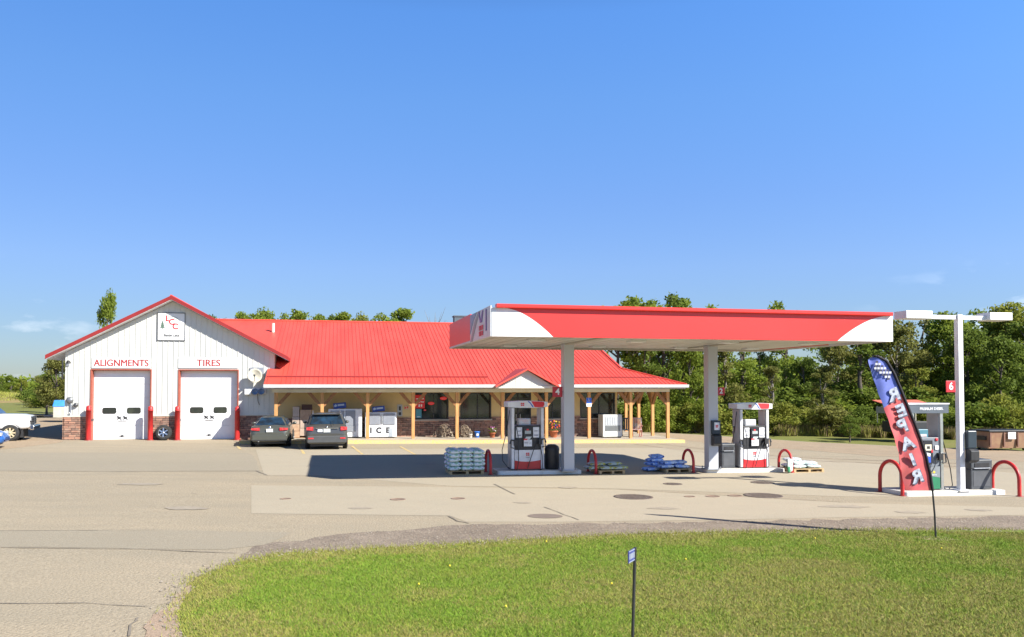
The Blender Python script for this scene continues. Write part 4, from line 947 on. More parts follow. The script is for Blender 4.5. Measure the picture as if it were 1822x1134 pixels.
# ---------------------------------------------------------------- pallets of bags
PAL = mat('pallet_wood', (.52, .38, .20), .8, col2=(.42, .29, .15), scale=4, stretch=(6, 1, 1))
def pallet(px0, px1, py, lab, first=[None]):
    a = CF.inv(G(px0, py)); b = CF.inv(G(px1, py)); w = (b[0] - a[0]) / 2; cx = (a[0] + b[0]) / 2; v = CF.w(cx, a[1] + .5)
    m = MB()
    for x in (-w, -w * .04, w - .09): m.box(x, x + .09, -.5, .5, .022, .115)
    for y in (-.5, -.06, .38): m.box(-w, w, y, y + .12, 0, .021)
    for y in (-.5, -.33, -.16, .01, .18, .37): m.box(-w, w, y, y + .13, .116, .138)
    o = m.build('pallet', PAL); o.location = v; o.rotation_euler = (0, 0, CF.yaw); tag(o, lab, 'pallet', 'wooden pallets on the forecourt')
    return cx, a[1] + .5, w
def bag_mat(name, base, ink1, ink2, s=7, z=2.2):
    m = mat(name, base, .45, col2=ink1, scale=s, detail=1, lo=.54, hi=.60, stretch=(1, 1, z)); t = m.node_tree
    b = t.nodes['Principled BSDF']; src = b.inputs['Base Color'].links[0].from_socket
    n2 = N(t, 'ShaderNodeTexNoise'); n2.inputs['Scale'].default_value = s * 1.6; n2.inputs['Detail'].default_value = 2
    tc = N(t, 'ShaderNodeTexCoord'); mp = N(t, 'ShaderNodeMapping'); mp.inputs['Location'].default_value = (3, 1, 2); mp.inputs['Scale'].default_value = (1, 1, z)
    t.links.new(tc.outputs['Object'], mp.inputs[0]); t.links.new(mp.outputs[0], n2.inputs['Vector'])
    r = N(t, 'ShaderNodeMapRange'); r.inputs[1].default_value = .60; r.inputs[2].default_value = .64; t.links.new(n2.outputs[0], r.inputs[0])
    mx = N(t, 'ShaderNodeMix', data_type='RGBA'); mx.inputs[7].default_value = (*ink2, 1); t.links.new(r.outputs[0], mx.inputs[0]); t.links.new(src, mx.inputs[6]); t.links.new(mx.outputs[2], b.inputs['Base Color'])
    return m
def bag_mesh(name, L_, W_, H_, m, seed=0):
    r = random.Random(seed); mb = MB(); n, k = 20, 8; vs = []
    for i in range(k + 1):
        ph = -math.pi / 2 + math.pi * i / k
        for j in range(n):
            th = 2 * math.pi * j / n; c, s = math.cos(th), math.sin(th)
            p = lambda q, e: math.copysign(abs(q) ** e, q)
            cp = abs(math.cos(ph)) ** .45
            x = L_ / 2 * p(c, .38) * cp; y = W_ / 2 * p(s, .38) * cp; z = H_ / 2 * p(math.sin(ph), .7) * (1 - .55 * abs(x / (L_ / 2)) ** 4) * (1 - .35 * abs(y / (W_ / 2)) ** 4)
            vs.append((x + r.uniform(-.012, .012), y + r.uniform(-.012, .012), z + H_ / 2 + r.uniform(-.006, .006)))
    mb.add(vs, [(i * n + j, i * n + (j + 1) % n, (i + 1) * n + (j + 1) % n, (i + 1) * n + j) for i in range(k) for j in range(n)], 0, True)
    o = mb.build(name, m); return o
def place_bags(spots, protos, label, group):
    for i, (cx, cy, z, x, y, rz) in enumerate(spots):
        src = protos[i % len(protos)]
        if src.get('placed'): o = src.copy(); link(o)
        else: o = src; o['placed'] = 1
        v = CF.w(cx + x, cy + y); o.location = (v.x, v.y, v.z + z); o.rotation_euler = (random.uniform(-.03, .03), random.uniform(-.05, .05) , CF.yaw + rz)
        tag(o, label, 'bag', group)
        if i == 0: first = o
# tall stack
BM1 = bag_mat('softener_bag', (.74, .79, .82), (.38, .62, .44), (.05, .09, .16), 6, 2.2)
pr = [bag_mesh('salt_bag', .46, .62, .165, BM1, s) for s in (1, 2, 3)]
cx, cy, w = pallet(800, 862, 845.5, 'weathered pallet under the tall stack of pale bags')
sp = []
for lay in range(5):
    for ix in range(3):
        for iy in range(2): sp.append((cx, cy, .14 + lay * .142, (ix - 1) * w * .70 + random.uniform(-.02, .02), (iy - .5) * .62 - .0, random.uniform(-.05, .05)))
place_bags(sp, pr, 'pale blue bag with green and black print in the tall five layer stack', 'pale bags in the tall stack')
# low green-yellow stack
BM2 = bag_mat('soil_bag', (.42, .50, .48), (.42, .42, .10), (.10, .13, .15), 5, 1.5)
pr = [bag_mesh('soil_bag', .62, .62, .14, BM2, s) for s in (4, 5)]
cx, cy, w = pallet(1067, 1114, 845, 'worn pallet under the low green and yellow bags')
place_bags([(cx, cy, .14, -.55, .0, .1), (cx, cy, .14, -.12, -.15, 0), (cx, cy, .14, .36, -.1, .1), (cx, cy, .14, .3, .38, 0), (cx, cy, .26, -.4, .1, -.1), (cx, cy, .26, .2, .1, .15)], pr, 'grey green bag with yellow print on the low pallet beside the hoop', 'bags on the low pallet')
BM3 = bag_mat('blue_bag', (.26, .42, .82), (.54, .66, .82), (.03, .08, .35), 5, 1.5)
pr = [bag_mesh('salt_bag', .60, .5, .15, BM3, s) for s in (6, 7)]
cx, cy, w = pallet(1185, 1232, 842, 'pallet under the slumped blue bags'); cx -= .1
place_bags([(cx, cy, .14, -.3, -.2, .1), (cx, cy, .14, .3, -.2, -.1), (cx, cy, .14, .0, .3, 0), (cx, cy, .27, -.15, -.1, .15), (cx, cy, .27, .32, 0, -.2), (cx, cy, .2, -.62, .2, .5), (cx, cy, .34, -.55, .2, .2), (cx, cy, .47, -.45, .25, 1.5), (cx, cy, .02, -.72, .15, .2)], pr, 'blue bag in the slumped heap on the pallet beside the hoop', 'blue bags on the pallet')
BM4 = bag_mat('white_bag', (.72, .74, .76), (.40, .56, .52), (.14, .18, .24), 6, 2.0)
pr = [bag_mesh('salt_bag', .58, .5, .14, BM4, s) for s in (8, 9)]
cx, cy, w = pallet(1413, 1470, 841.5, 'pale pallet under the sloping pile of white bags')
place_bags([(cx, cy, .14, -.32, -.2, .05), (cx, cy, .14, .3, -.2, -.1), (cx, cy, .14, -.3, .3, 0), (cx, cy, .14, .32, .3, 0), (cx, cy, .26, -.3, -.1, .15), (cx, cy, .26, .22, -.1, -.2), (cx, cy, .38, -.4, 0, .1), (cx, cy, .26, -.05, .35, .1)], pr, 'white bag with faint green print in the sloping pile', 'white bags on the pale pallet')
o = bag_mesh('salt_bag', .5, .42, .14, bag_mat('green_white_bag', (.55, .62, .58), (.05, .28, .14), (.04, .1, .08), 4, 1), 12)
g = CF.inv(G(1402, 842)); v = CF.w(*g); o.location = (v.x, v.y - .02, v.z + .28); o.rotation_euler = (R(75), R(90), CF.yaw + .4); tag(o, 'green and white bag standing on end inside the hoop', 'bag')
# ---------------------------------------------------------------- feather flag
fb = G(1665, 958); t = thing('feather_flag', 'leaning red and blue feather flag lettered REPAIR on a black pole in the lawn', 'flag', fb)
def P2(px, py): q = FD(px, py, fb.y); return (q.x - fb.x, q.z - fb.z)
pole_px = [(1665, 958), (1663, 915), (1659, 870), (1650, 820), (1638, 780), (1620, 735), (1603, 695), (1590, 663), (1580, 646), (1568, 635), (1556, 633), (1546, 639)]
m = MB(); m.tube([(P2(*p)[0], 0, P2(*p)[1]) for p in pole_px], [.02, .02, .02, .018, .016, .014, .012, .011, .010, .009, .008, .007], 8); m.build('pole', BLACK, t)
YR = [634, 637, 640, 650, 668, 695, 731, 766, 806, 845, 873]
LX = [1553, 1548, 1545, 1547, 1553, 1562, 1574, 1586, 1599, 1606, 1611]
RX = [1560, 1570, 1575, 1582, 1592, 1603, 1618, 1632, 1646, 1655, 1659]
nr, nc = 32, 10
def lerp_list(L_, u): 
    k = u * (len(L_) - 1); i = min(int(k), len(L_) - 2); f = k - i; return (L_[i][0] * (1 - f) + L_[i + 1][0] * f, L_[i][1] * (1 - f) + L_[i + 1][1] * f)
def flag_pt(u, v, off=0.0):
    yy = 634 + 239 * u; a = P2(np.interp(yy, YR, LX), yy); b = P2(np.interp(yy, YR, RX), yy); x = a[0] * (1 - v) + b[0] * v; z = a[1] * (1 - v) + b[1] * v
    y = .025 * math.sin(v * 7 + u * 9) * (1 - v) + .012 * math.sin(u * 50 + v * 5) * (1 - v * .7)
    return (x, y + off, z)
for nm, u0, u1, mm in (('flag_top', 0, .33, 0), ('flag_cloth', .33, 1, 1)):
    mb = MB(); vs = []
    for i in range(nr + 1):
        for j in range(nc + 1):
            v = j / nc; k = .11 * (v - .5) * (1 if nm == 'flag_cloth' else 1)
            if nm == 'flag_cloth': u = u0 - k * (1 - i / nr) + (u1 - u0) * i / nr
            else: u = u0 + (u1 - k) * i / nr
            vs.append(flag_pt(min(1, u), v))
    nv = len(vs); vs += [(x, y + .004, z) for x, y, z in vs]
    q = nc + 1
    mb.add(vs, [(i * q + j, i * q + j + 1, (i + 1) * q + j + 1, (i + 1) * q + j) for i in range(nr) for j in range(nc)] + [(nv + i * q + j, nv + (i + 1) * q + j, nv + (i + 1) * q + j + 1, nv + i * q + j + 1) for i in range(nr) for j in range(nc)], 0, True)
    mb.build(nm, mat('flag_blue', (.27, .33, .80), .7, col2=(.18, .23, .68), trans=.3) if mm == 0 else mat('flag_red', (.82, .20, .19), .7, col2=(.74, .15, .18), trans=.3), t)
hem = MB(); hem.tube([flag_pt(i / 30, 1, -.01) for i in range(31)], .03, 6); hem.tube([flag_pt(0, v / 10, -.004) for v in range(11)], .024, 6); hem.build('hem', mat('hem_black', (.02, .015, .02), .8), t)
LS = mat('letter_silver', (.52, .55, .63), .6, col2=(.20, .22, .30), scale=9, lo=.48, hi=.62)
LD = mat('letter_shadow', (.12, .13, .19), .7)
for ch, px, py in (('R', 1589, 703), ('E', 1602, 731), ('P', 1601, 757) if False else ('P', 1604, 758), ('A', 1613, 789), ('I', 1622, 818), ('R', 1630, 848)):
    x, z = P2(px, py)
    for mm, oy, dx, nm in ((LD, -.040, .024, 'letter_shadow'), (LS, -.047, 0, 'lettering')):
        o = text(nm, ch, .35, mm, t, (x + dx, oy, z - dx), rot=(R(90), R(-20), 0), bold=.012, sx=-1.15, depth=.002)
# crossed chequered flags on the blue
ck = MB(); x0, z0 = P2(1567, 664)
for k in range(6):
    for j in range(4):
        cxk = x0 - .13 + k * .055 + j * .012; czk = z0 + .10 - k * .045 + j * .045
        ck.box(cxk - .025, cxk + .025, -.044, -.040, czk - .022, czk + .022, (k + j) % 2)
ck.build('chequer_print', [mat('chequer_white', (.66, .66, .70), .6), mat('chequer_black', (.06, .06, .10), .6)], t)
# ---------------------------------------------------------------- small blue address sign
sp_ = FD(1123, 1160, 8.8); gx = sp_.x; gy = 8.8; gz_ = zg(gx)
t = thing('address_post', 'thin black post with a small blue number plate in the lawn', 'sign', (gx, gy, gz_))
top = FD(1130, 974, 8.8); 
m = MB(); m.tube([(0, 0, -.1), (top.x - gx, .0, top.z - gz_)], .017, 8); m.build('post', BLACK, t)
pz = FD(1124, 986, 8.8); M = Matrix.Translation((top.x - gx - .005, 0, pz.z - gz_)) @ Matrix.Rotation(R(62), 4, 'Z')
m = MB(); m.box(-.20, -.0, -.004, .004, -.065, .065, M=M); p_ = m.build('number_plate', mat('plate_blue', (.05, .07, .28), .4, col2=(.04, .05, .2)), t)
m = MB(); m.box(-.19, -.01, -.0065, -.0045, .052, .06, M=M); m.box(-.19, -.01, -.0065, -.0045, -.06, -.052, M=M)
for k in range(4): m.box(-.175 + k * .042, -.150 + k * .042, -.0065, -.0045, -.03, .03, M=M)
m.build('plate_digits', mat('plate_pale', (.36, .40, .44), .5), p_)
# ---------------------------------------------------------------- vehicles
def paint(name, c, metal=.3): return mat(name, c, .28, metal=metal, col2=tuple(v * .93 for v in c), scale=1.5, coat=.6)
def ring(y, w, zb, zt, crown=.02):
    half = [(w * .86, zb), (w * .97, zb + .08), (w, zb + (zt - zb) * .45), (w * .985, zt - .14), (w * .95, zt - .04), (w * .86, zt), (w * .45, zt + crown)]
    return [(x, y, z) for x, z in half] + [(-x, y, z) for x, z in reversed(half)]
def loft(mb, rings, m=0, smooth=True):
    n = len(rings[0]); vs = [p for r_ in rings for p in r_]
    mb.add(vs, [(i * n + k, i * n + (k + 1) % n, (i + 1) * n + (k + 1) % n, (i + 1) * n + k) for i in range(len(rings) - 1) for k in range(n)], m, smooth)
    mb.add(rings[0], [tuple(reversed(range(n)))], m); mb.add(rings[-1], [tuple(range(n))], m)
def greenring(y, wb, wt, zb, zt):
    half = [(wb, zb), (wb * .3 + wt * .7, zb + (zt - zb) * .68), (wt, zt - .07), (wt * .86, zt - .01), (wt * .4, zt + .02)]
    return [(x, y, z) for x, z in half] + [(-x, y, z) for x, z in reversed(half)]
def vehicle(name, label, cat, loc, rz, P):
    t = thing(name, label, cat, loc, rz); c = P['paint']
    mb = MB(); loft(mb, [ring(*s) for s in P['body']]); gr = P['green']
    # greenhouse with raked ends
    yb0, yt0, yt1, yb1, wb, wt, zb, zt = gr
    base = [(wb, yb0, zb), (wt * .97, yt0, zt - .04), (wt * .97, yt1, zt - .04), (wb, yb1, zb)]
    secs = [(yb0, wb, wb * .98, zb - .05, zb), (yt0 * .6 + yb0 * .4, wb, wb * .4 + wt * .6, zb - .05, zb + (zt - zb) * .58), (yt0 - .05, wb, wt, zb - .05, zt - .04), (yt0 + .12, wb, wt, zb - .05, zt),
            ((yt0 + yt1) / 2, wb, wt, zb - .05, zt + .015), (yt1 - .1, wb, wt, zb - .05, zt), (yt1 + .05, wb, wt, zb - .05, zt - .05), (yt1 * .4 + yb1 * .6, wb, wb * .6 + wt * .4, zb - .05, zb + (zt - zb) * .42), (yb1, wb, wb * .98, zb - .05, zb)]
    loft(mb, [greenring(*s) for s in secs])
    body = mb.build('body', c, t)
    # glass
    def slant(y0, z0, w0, y1, z1, w1, nm, off, parent=t):
        m = MB(); d = Vector((0, y1 - y0, z1 - z0)).normalized(); n = Vector((0, -d.z, d.y)) * (1 if y1 > y0 else -1); 
        pts = [(-w0, y0, z0), (w0, y0, z0), (w1, y1, z1), (-w1, y1, z1)]; a = [Vector(p) + n * off for p in pts]; b = [Vector(p) + n * (off - .03) for p in pts]
        m.add([*a, *b], [(0, 1, 2, 3), (7, 6, 5, 4), (0, 4, 5, 1), (1, 5, 6, 2), (2, 6, 7, 3), (3, 7, 4, 0)]); return m.build(nm, CAR_GLASS, parent, bevel=.006)
    k0, k1 = .10, .90
    Lp = lambda a, b, k: a + (b - a) * k
    slant(Lp(yb0, yt0, k0), Lp(zb, zt, k0), wb * .86, Lp(yb0, yt0, k1), Lp(zb, zt, k1), wt * .84, 'rear_window', P.get('go', .05))
    slant(Lp(yb1, yt1, k0), Lp(zb, zt, k0), wb * .88, Lp(yb1, yt1, k1), Lp(zb, zt, k1), wt * .86, 'windscreen', .05)
    for s in (-1, 1):
        m = MB(); q = .012
        def sp(y, k): return (s * (Lp(wb, wt, k * .9) + q + .012), y, Lp(zb, zt, k))
        ys = [yb0 + .22, yt0 + .22, yt1 - .08, yb1 - .32]; mid = (yt0 + yt1) / 2
        for a, b, cc, d in ((ys[0], mid - .05, mid - .05, ys[1]), (mid + .05, ys[3], ys[2], mid + .05)):
            pts = [sp(a, .10), sp(b, .10), sp(cc, .80), sp(d, .80)]; inn = [(p[0] - s * .03, p[1], p[2]) for p in pts]
            m.add(pts + inn, [(0, 1, 2, 3), (7, 6, 5, 4), (0, 4, 5, 1), (1, 5, 6, 2), (2, 6, 7, 3), (3, 7, 4, 0)])
        m.build('side_window', CAR_GLASS, t)
        m = MB(); ym = yb1 - .45; m.ball((s * (P['w'] + .09), ym, zb + .04), .1, sq=(1, .55, .75)); m.box(min(s * P['w'] * .93, s * P['w']), max(s * P['w'] * .93, s * P['w']) + .02, ym - .03, ym + .03, zb - .03, zb + .03); m.build('wing_mirror', P.get('mirror', c), t)
        for nm, poly, mm in (('taillight', P['tail'], RED_LENS), ('headlight', P['head'], LENS)):
            x0, x1, y0, y1, z0, z1 = poly; m = MB(); m.prism([(s * x0, z0 + .03), (s * x1, z0), (s * x1, z1), (s * x0, z1 - .02)], y0, y1); m.build(nm, mm, t, bevel=.012)
    Lr = P['wy']; wr = P['wr']
    for y in Lr:
        for s in (-1, 1):
            m = MB(); m.lathe([(wr * 1.16, -.004), (wr * 1.16, .05), (.001, .05)], (0, 0, 0), 26, axis='x'); ao = m.build('wheel_arch', BLACK, t)
            ao.location = (s * (P['w'] * 1.0), y, wr * 1.02); ao.rotation_euler = (0, 0, 0) if s < 0 else (0, 0, math.pi)
            h = link(bpy.data.objects.new('wheel', None)); h.parent = t; h.location = (s * (P['w'] - .08), y, wr); h.rotation_euler = (0, 0, R(90 if s > 0 else -90))
            wheel_parts(h, wr, .22, P.get('spokes', 5), rim_m=P.get('rim', SILVER), rimr=.64)
    m = MB(); b = P['bump']; m.box(-b[0], b[0], b[1], b[1] + .18, b[2], b[3]); m.build('rear_bumper', P.get('bump_m', DKGREY), t, bevel=.03)
    m = MB(); m.box(-.155, .155, P['plate'][0] - .012, P['plate'][0], P['plate'][1] - .08, P['plate'][1] + .08); m.build('licence_plate', mat('plate_cream', (.70, .70, .60), .4, col2=(.5, .55, .6), scale=20), t)
    m = MB(); m.box(-P['w'] * .8, P['w'] * .8, P['body'][0][0] + .3, P['body'][-1][0] - .3, .16, P['body'][2][2] + .1); m.build('underbody', BLACK, t)
    return t
RED_LENS = mat('red_lens', (.50, .02, .03), .15, col2=(.65, .08, .08), scale=14)
LENS = mat('clear_lens', (.6, .62, .62), .1)
g = BF.inv(G(479.5, 796.5)); v = BF.w(*g)
sedan = vehicle('sedan', 'dark green grey sedan parked nose in by the first porch post', 'car', (v.x, v.y, v.z), BF.yaw, dict(paint=paint('paint_grey_green', (.095, .10, .085)), w=.91,
    body=[(0, .70, .34, .70), (.05, .84, .30, .86), (.14, .89, .26, .99), (.5, .91, .22, 1.02), (1.6, .91, .20, .98), (3.2, .91, .20, .96), (4.2, .88, .22, .88), (4.65, .78, .28, .74), (4.78, .6, .36, .6)],
    green=(.42, 1.18, 2.5, 3.45, .80, .56, .99, 1.41), tail=(.84, .46, -.02, .12, .80, .94), head=(.8, .45, 4.55, 4.66, .62, .76), wy=(.95, 3.75), wr=.32, bump=(.80, -.05, .30, .60), bump_m=MATS['paint_grey_green'], plate=(-.035, .81), go=.03))
m = MB(); m.lathe([(.001, -.03), (.06, -.028), (.07, -.01), (.001, 0)], (0, .02, .93), 14, axis='y'); m.build('badge', CHROME, sedan)
m = MB(); m.box(-.78, .78, -.058, -.051, .33, .37); m.build('bumper_trim', BLACK, sedan)
m = MB()
m.tube([(-.5, -.04, .30), (-.5, .12, .30)], .035); m.build('exhaust_pipe', SILVER, sedan)
g = BF.inv(G(581.5, 801)); v = BF.w(*g)
suv = vehicle('suv', 'dark grey estate wagon with roof rails and dealer plate beside the ice freezers', 'car', (v.x, v.y, v.z), BF.yaw + R(1.5), dict(paint=paint('paint_dark_grey', (.085, .082, .072)), w=.94,
    body=[(0, .80, .36, .74), (.03, .88, .32, .98), (.10, .93, .28, 1.14), (.5, .94, .26, 1.14), (1.6, .94, .25, 1.12), (3.3, .94, .25, 1.08), (4.3, .90, .28, 1.0), (4.75, .8, .34, .86), (4.88, .62, .4, .7)],
    green=(.10, .50, 2.7, 3.6, .88, .72, 1.13, 1.66), tail=(.92, .62, -.03, .12, .90, 1.08), head=(.84, .5, 4.62, 4.75, .74, .88), wy=(.98, 3.82), wr=.35, bump=(.88, -.07, .34, .66), bump_m=mat('bumper_grey', (.075, .078, .08), .5), plate=(-.02, .90), go=.03, spokes=6))
for s in (-1, 1):
    m = MB(); m.tube([(s * .64, .55, 1.63), (s * .64, .65, 1.74), (s * .64, 2.7, 1.74), (s * .64, 2.8, 1.63)], .02); m.build('roof_rail', SILVER, suv)
m = MB(); m.box(-.62, .62, .25, .52, 1.63, 1.665); m.build('spoiler', MATS['paint_dark_grey'], suv, bevel=.012)
m = MB(); m.box(-.5, .5, -.028, -.008, .985, 1.02); m.lathe([(.001, -.03), (.05, -.028), (.05, 0)], (0, .0, 1.06), 12, axis='y'); m.build('chrome_strip', CHROME, suv)
m = MB(); m.box(-.42, -.2, -.03, -.005, .84, .96); m.build('sticker', PAPER, suv)
m = MB(); m.box(.60, .84, -.085, -.071, .52, .58); m.box(-.84, -.60, -.085, -.071, .52, .58); m.build('reflector', RED_LENS, suv)
m = MB(); m.tube([(.3, -.06, 1.15), (.18, .16, 1.36)], .01, 5); m.build('wiper', BLACK, suv)
g = G(-30, 789); 
truck = vehicle('pickup_truck', 'white four wheel drive pickup with black grille and pale steel wheels', 'pickup truck', (G(18, 785).x - 4.51, G(18, 785).y - .86, G(18, 785).z), R(-68), dict(paint=paint('paint_white', (.72, .72, .70), 0), w=.97,
    body=[(0, .90, .62, 1.30), (.05, .97, .58, 1.36), (1.9, .98, .56, 1.36), (2.0, .98, .54, 1.28), (3.9, .98, .54, 1.30), (4.0, .97, .56, 1.34), (5.0, .96, .58, 1.30), (5.28, .94, .62, 1.24), (5.34, .9, .66, 1.18)],
    green=(2.0, 2.25, 3.45, 4.05, .88, .70, 1.28, 1.86), tail=(.94, .80, -.02, .10, .95, 1.25), head=(.92, .66, 5.26, 5.39, .98, 1.16), wy=(1.0, 4.50), wr=.41, bump=(.95, -.12, .55, .78), bump_m=CHROME, plate=(-.13, .66), spokes=8, rim=mat('tan_steel_rim', (.55, .47, .30), .4), mirror=BLACK))
m = MB(); m.box(-.62, .62, 5.30, 5.42, .80, 1.20); m.build('grille', BLACK, truck, bevel=.02)
m = MB()
for k in range(3): m.box(-.6, .6, 5.421, 5.435, .86 + k * .12, .90 + k * .12)
m.box(-.04, .04, 5.421, 5.44, .82, 1.18); m.build('grille_bars', DKGREY, truck)
m = MB(); m.box(-.98, .98, 5.36, 5.56, .54, .76); m.build('front_bumper', CHROME, truck, bevel=.04)
m = MB(); m.tube([(-.99, 4.0 + .05, 1.0), (-.985, 5.0, 1.02)], .012, 5); m.build('side_trim', DKGREY, truck)
g = G(-28, 799)
vehicle('blue_car', 'shiny blue car whose nose just shows at the edge below the white pickup', 'car', (G(10, 799).x - 4.1, G(10, 799).y - 1.15, G(10, 799).z), R(-68), dict(paint=paint('paint_blue', (.03, .13, .42), .3), w=.9,
    body=[(0, .70, .34, .70), (.05, .84, .30, .86), (.14, .89, .26, .99), (.5, .9, .22, 1.0), (1.6, .9, .20, .95), (2.9, .9, .20, .90), (3.7, .88, .22, .82), (4.1, .78, .26, .66), (4.22, .6, .34, .5)],
    green=(.3, .95, 2.1, 3.0, .80, .56, .93, 1.42), tail=(.84, .46, -.02, .12, .76, .90), head=(.84, .5, 3.95, 4.12, .56, .74), wy=(.8, 3.35), wr=.31, bump=(.80, -.05, .30, .58), bump_m=MATS['paint_blue'], plate=(-.035, .75)))
# ---------------------------------------------------------------- things on the porch
def porch_thing(name, label, cat, px, ly, group=None, rz=0, py=770):
    lx = BF.x(px, ly, py); v = BF.w(lx, ly); return thing(name, label, cat, (v.x, v.y, v.z + .158), BF.yaw + rz, group)
def span(px0, px1, ly): return (BF.x(px1, ly, 760) - BF.x(px0, ly, 760))
def zrel(py, px, ly): return BF.z(px, py, ly) - BF.g(BF.x(px, ly), ly) - .158
FR = mat('freezer_white', (.74, .76, .78), .4); FG = mat('freezer_door_grey', (.26, .28, .32), .3)
ly = -1.15
# first freezer (partly behind the wagon)
t = porch_thing('ice_freezer', 'tall white ice freezer with grey doors partly hidden by the wagon', 'freezer', 614, ly); w = span(585, 645, ly) / 2; h = zrel(728, 614, ly)
m = MB(); m.box(-w, w, 0, .85, .05, h); m.build('cabinet', FR, t, bevel=.015)
for a, b in ((-w + .12, -.05), (.02, w - .35)):
    m = MB(); m.box(a, b, -.04, -.001, h * .42, h - .08); m.build('door', FG, t, bevel=.01)
m = MB(); m.box(w - .9, w - .32, -.05, -.001, h * .22, h * .42); m.build('notice_panel', GREY_M, t)
m = MB(); m.tube([(-.0, -.06, h * .5), (-.0, -.06, h * .7)], .015); m.build('handle', SILVER, t)
# second
t = porch_thing('ice_freezer', 'low white freezer with two grey doors lettered ICE between two porch posts', 'freezer', 678, ly); w = span(650, 706, ly) / 2; h = zrel(734, 678, ly)
m = MB(); m.box(-w, w, 0, .85, .05, h); m.build('cabinet', FR, t, bevel=.015)
for a, b in ((-w + .22, -.06), (.12, w - .1)):
    m = MB(); m.box(a, b, -.04, -.001, h * .52, h - .06); m.build('door', FG, t, bevel=.01)
m = MB(); m.box(.0, .08, -.05, -.001, h * .55, h - .1); m.build('handle', SILVER, t)
for ch, px in (('I', 660, ), ('C', 674), ('E', 690)):
    text('lettering', ch, .40, DARK_PR, t, (BF.x(px, ly) - BF.x(678, ly), -.006, h * .29), bold=.02)
m = MB(); m.box(.42, .62, -.012, -.001, .06, .48); m.build('notice_panel', mat('panel_bluegrey', (.38, .42, .46), .4), t)
def blue_sign(px, py0, py1, lab, ly=-.95):
    a = BF.at(px, py1, ly); v = BF.w(a[0], ly, 0); t = thing('ice_sign', lab, 'sign', (v.x, v.y, a[1] + .03), BF.yaw); h = BF.z(px, py0, ly) - a[1] - .03
    M = Matrix.Rotation(R(-6), 4, 'Y')
    m = MB(); m.box(-.34, .34, 0, .18, 0, h, M=M); m.build('sign_box', mat('ice_blue', (.02, .06, .30), .4), t, bevel=.01)
    m = MB(); m.box(-.1, .24, -.004, -.001, h * .45, h * .75, M=M); m.build('lettering_band', mat('ice_pale', (.45, .55, .66), .4), t)
    m = MB(); m.prism([(-.26, h * .3), (-.12, h * .5), (-.2, h * .85), (-.3, h * .6)], -.005, -.001, M=M); m.build('emblem', mat('ice_pale', (.45, .55, .66)), t)
blue_sign(605, 717, 728, 'dark blue tilted sign box on top of the taller freezer')
blue_sign(674, 723, 733.5, 'dark blue tilted sign box on top of the ICE freezer')
# shrink wrapped pallet of firewood and cartons
t = porch_thing('carton_stack', 'tall wrapped stack of tan cartons and firewood between sedan and wagon', 'stack', 528, -1.0); 
KR = mat('kraft_card', (.50, .34, .22), .8, col2=(.40, .24, .15), scale=6, bump=.3); WR = mat('wrapped_card', (.40, .31, .24), .35, col2=(.50, .38, .30), scale=3)
h = zrel(724, 528, -1.0)
for i, (x0, x1, z0, z1, mm) in enumerate(((-.30, .15, .02, .35, KR), (-.26, .14, .36, .72, KR), (-.24, .13, .73, 1.12, WR), (-.22, .12, 1.13, h, WR), (.16, .72, .1, .5, WR), (.17, .74, .51, .95, WR), (.16, .75, .96, h * .9, KR))):
    m = MB(); m.box(x0, x1, 0, .6, z0, z1); m.build('carton', mm, t, bevel=.012)
m = MB(); m.box(-.35, .8, -.02, .62, 0.0, .018); m.build('base_board', WOOD_D, t)
t = porch_thing('carton', 'dark brown carton on top of the wrapped tan stack', 'box', 545, -.7); t.location.z += h * .9 + .001
m = MB(); m.box(-.25, .3, -.2, .25, 0, .28); m.build('carton_body', mat('dark_carton', (.10, .05, .035), .8), t, bevel=.01); m = MB(); m.box(-.25, .3, .0, .03, .281, .284); m.build('tape', KR, t)
# wall posters
def poster(px0, px1, py0, py1, lab, base, inks, ly=-.015, name='wall_poster'):
    a = BF.at(px0, py1, ly); b = BF.at(px1, py0, ly); cx = (a[0] + b[0]) / 2; v = BF.w(cx, ly, 0); t = thing(name, lab, 'poster', (v.x, v.y, a[1]), BF.yaw); w = (b[0] - a[0]) / 2; h = b[1] - a[1]
    m = MB(); m.box(-w, w, -.01, 0, 0, h); m.build('sheet', base, t)
    for mm, rects in inks:
        for x0, x1, z0, z1 in rects: MB().box(-w + 2 * w * x0, -w + 2 * w * x1, -.013, -.0105, h * z0, h * z1).build('print', mm, t)
    return t
poster(707, 716, 720, 741, 'narrow grey framed notice on the tan wall beside the ICE freezer', mat('notice_grey', (.42, .44, .44), .5), [(DARK_PR, [(.25, .75, .1, .35), (.3, .7, .5, .85)])])
poster(719, 727, 722, 729, 'tiny red and cream notice on the tan wall', mat('notice_tan', (.56, .42, .28), .6), [(RED_PR, [(.1, .4, .2, .7), (.6, .9, .3, .8)])])
poster(738.5, 756, 703, 727, 'bright red poster with white lettering in the first shop window', RED_PR, [(PAPER, [(.08, .9, .68, .74), (.1, .45, .42, .5), (.55, .9, .45, .52), (.35, .5, .12, .32), (.6, .72, .12, .3)])], -.024)
poster(740, 750, 728, 744, 'teal poster below the red poster in the first window', mat('teal_print', (.06, .26, .34), .5), [(PAPER, [(.2, .8, .1, .16)])], -.024)
NE = mat('neon_red', (.70, .04, .05), .4, em=((.9, .05, .05), .12))
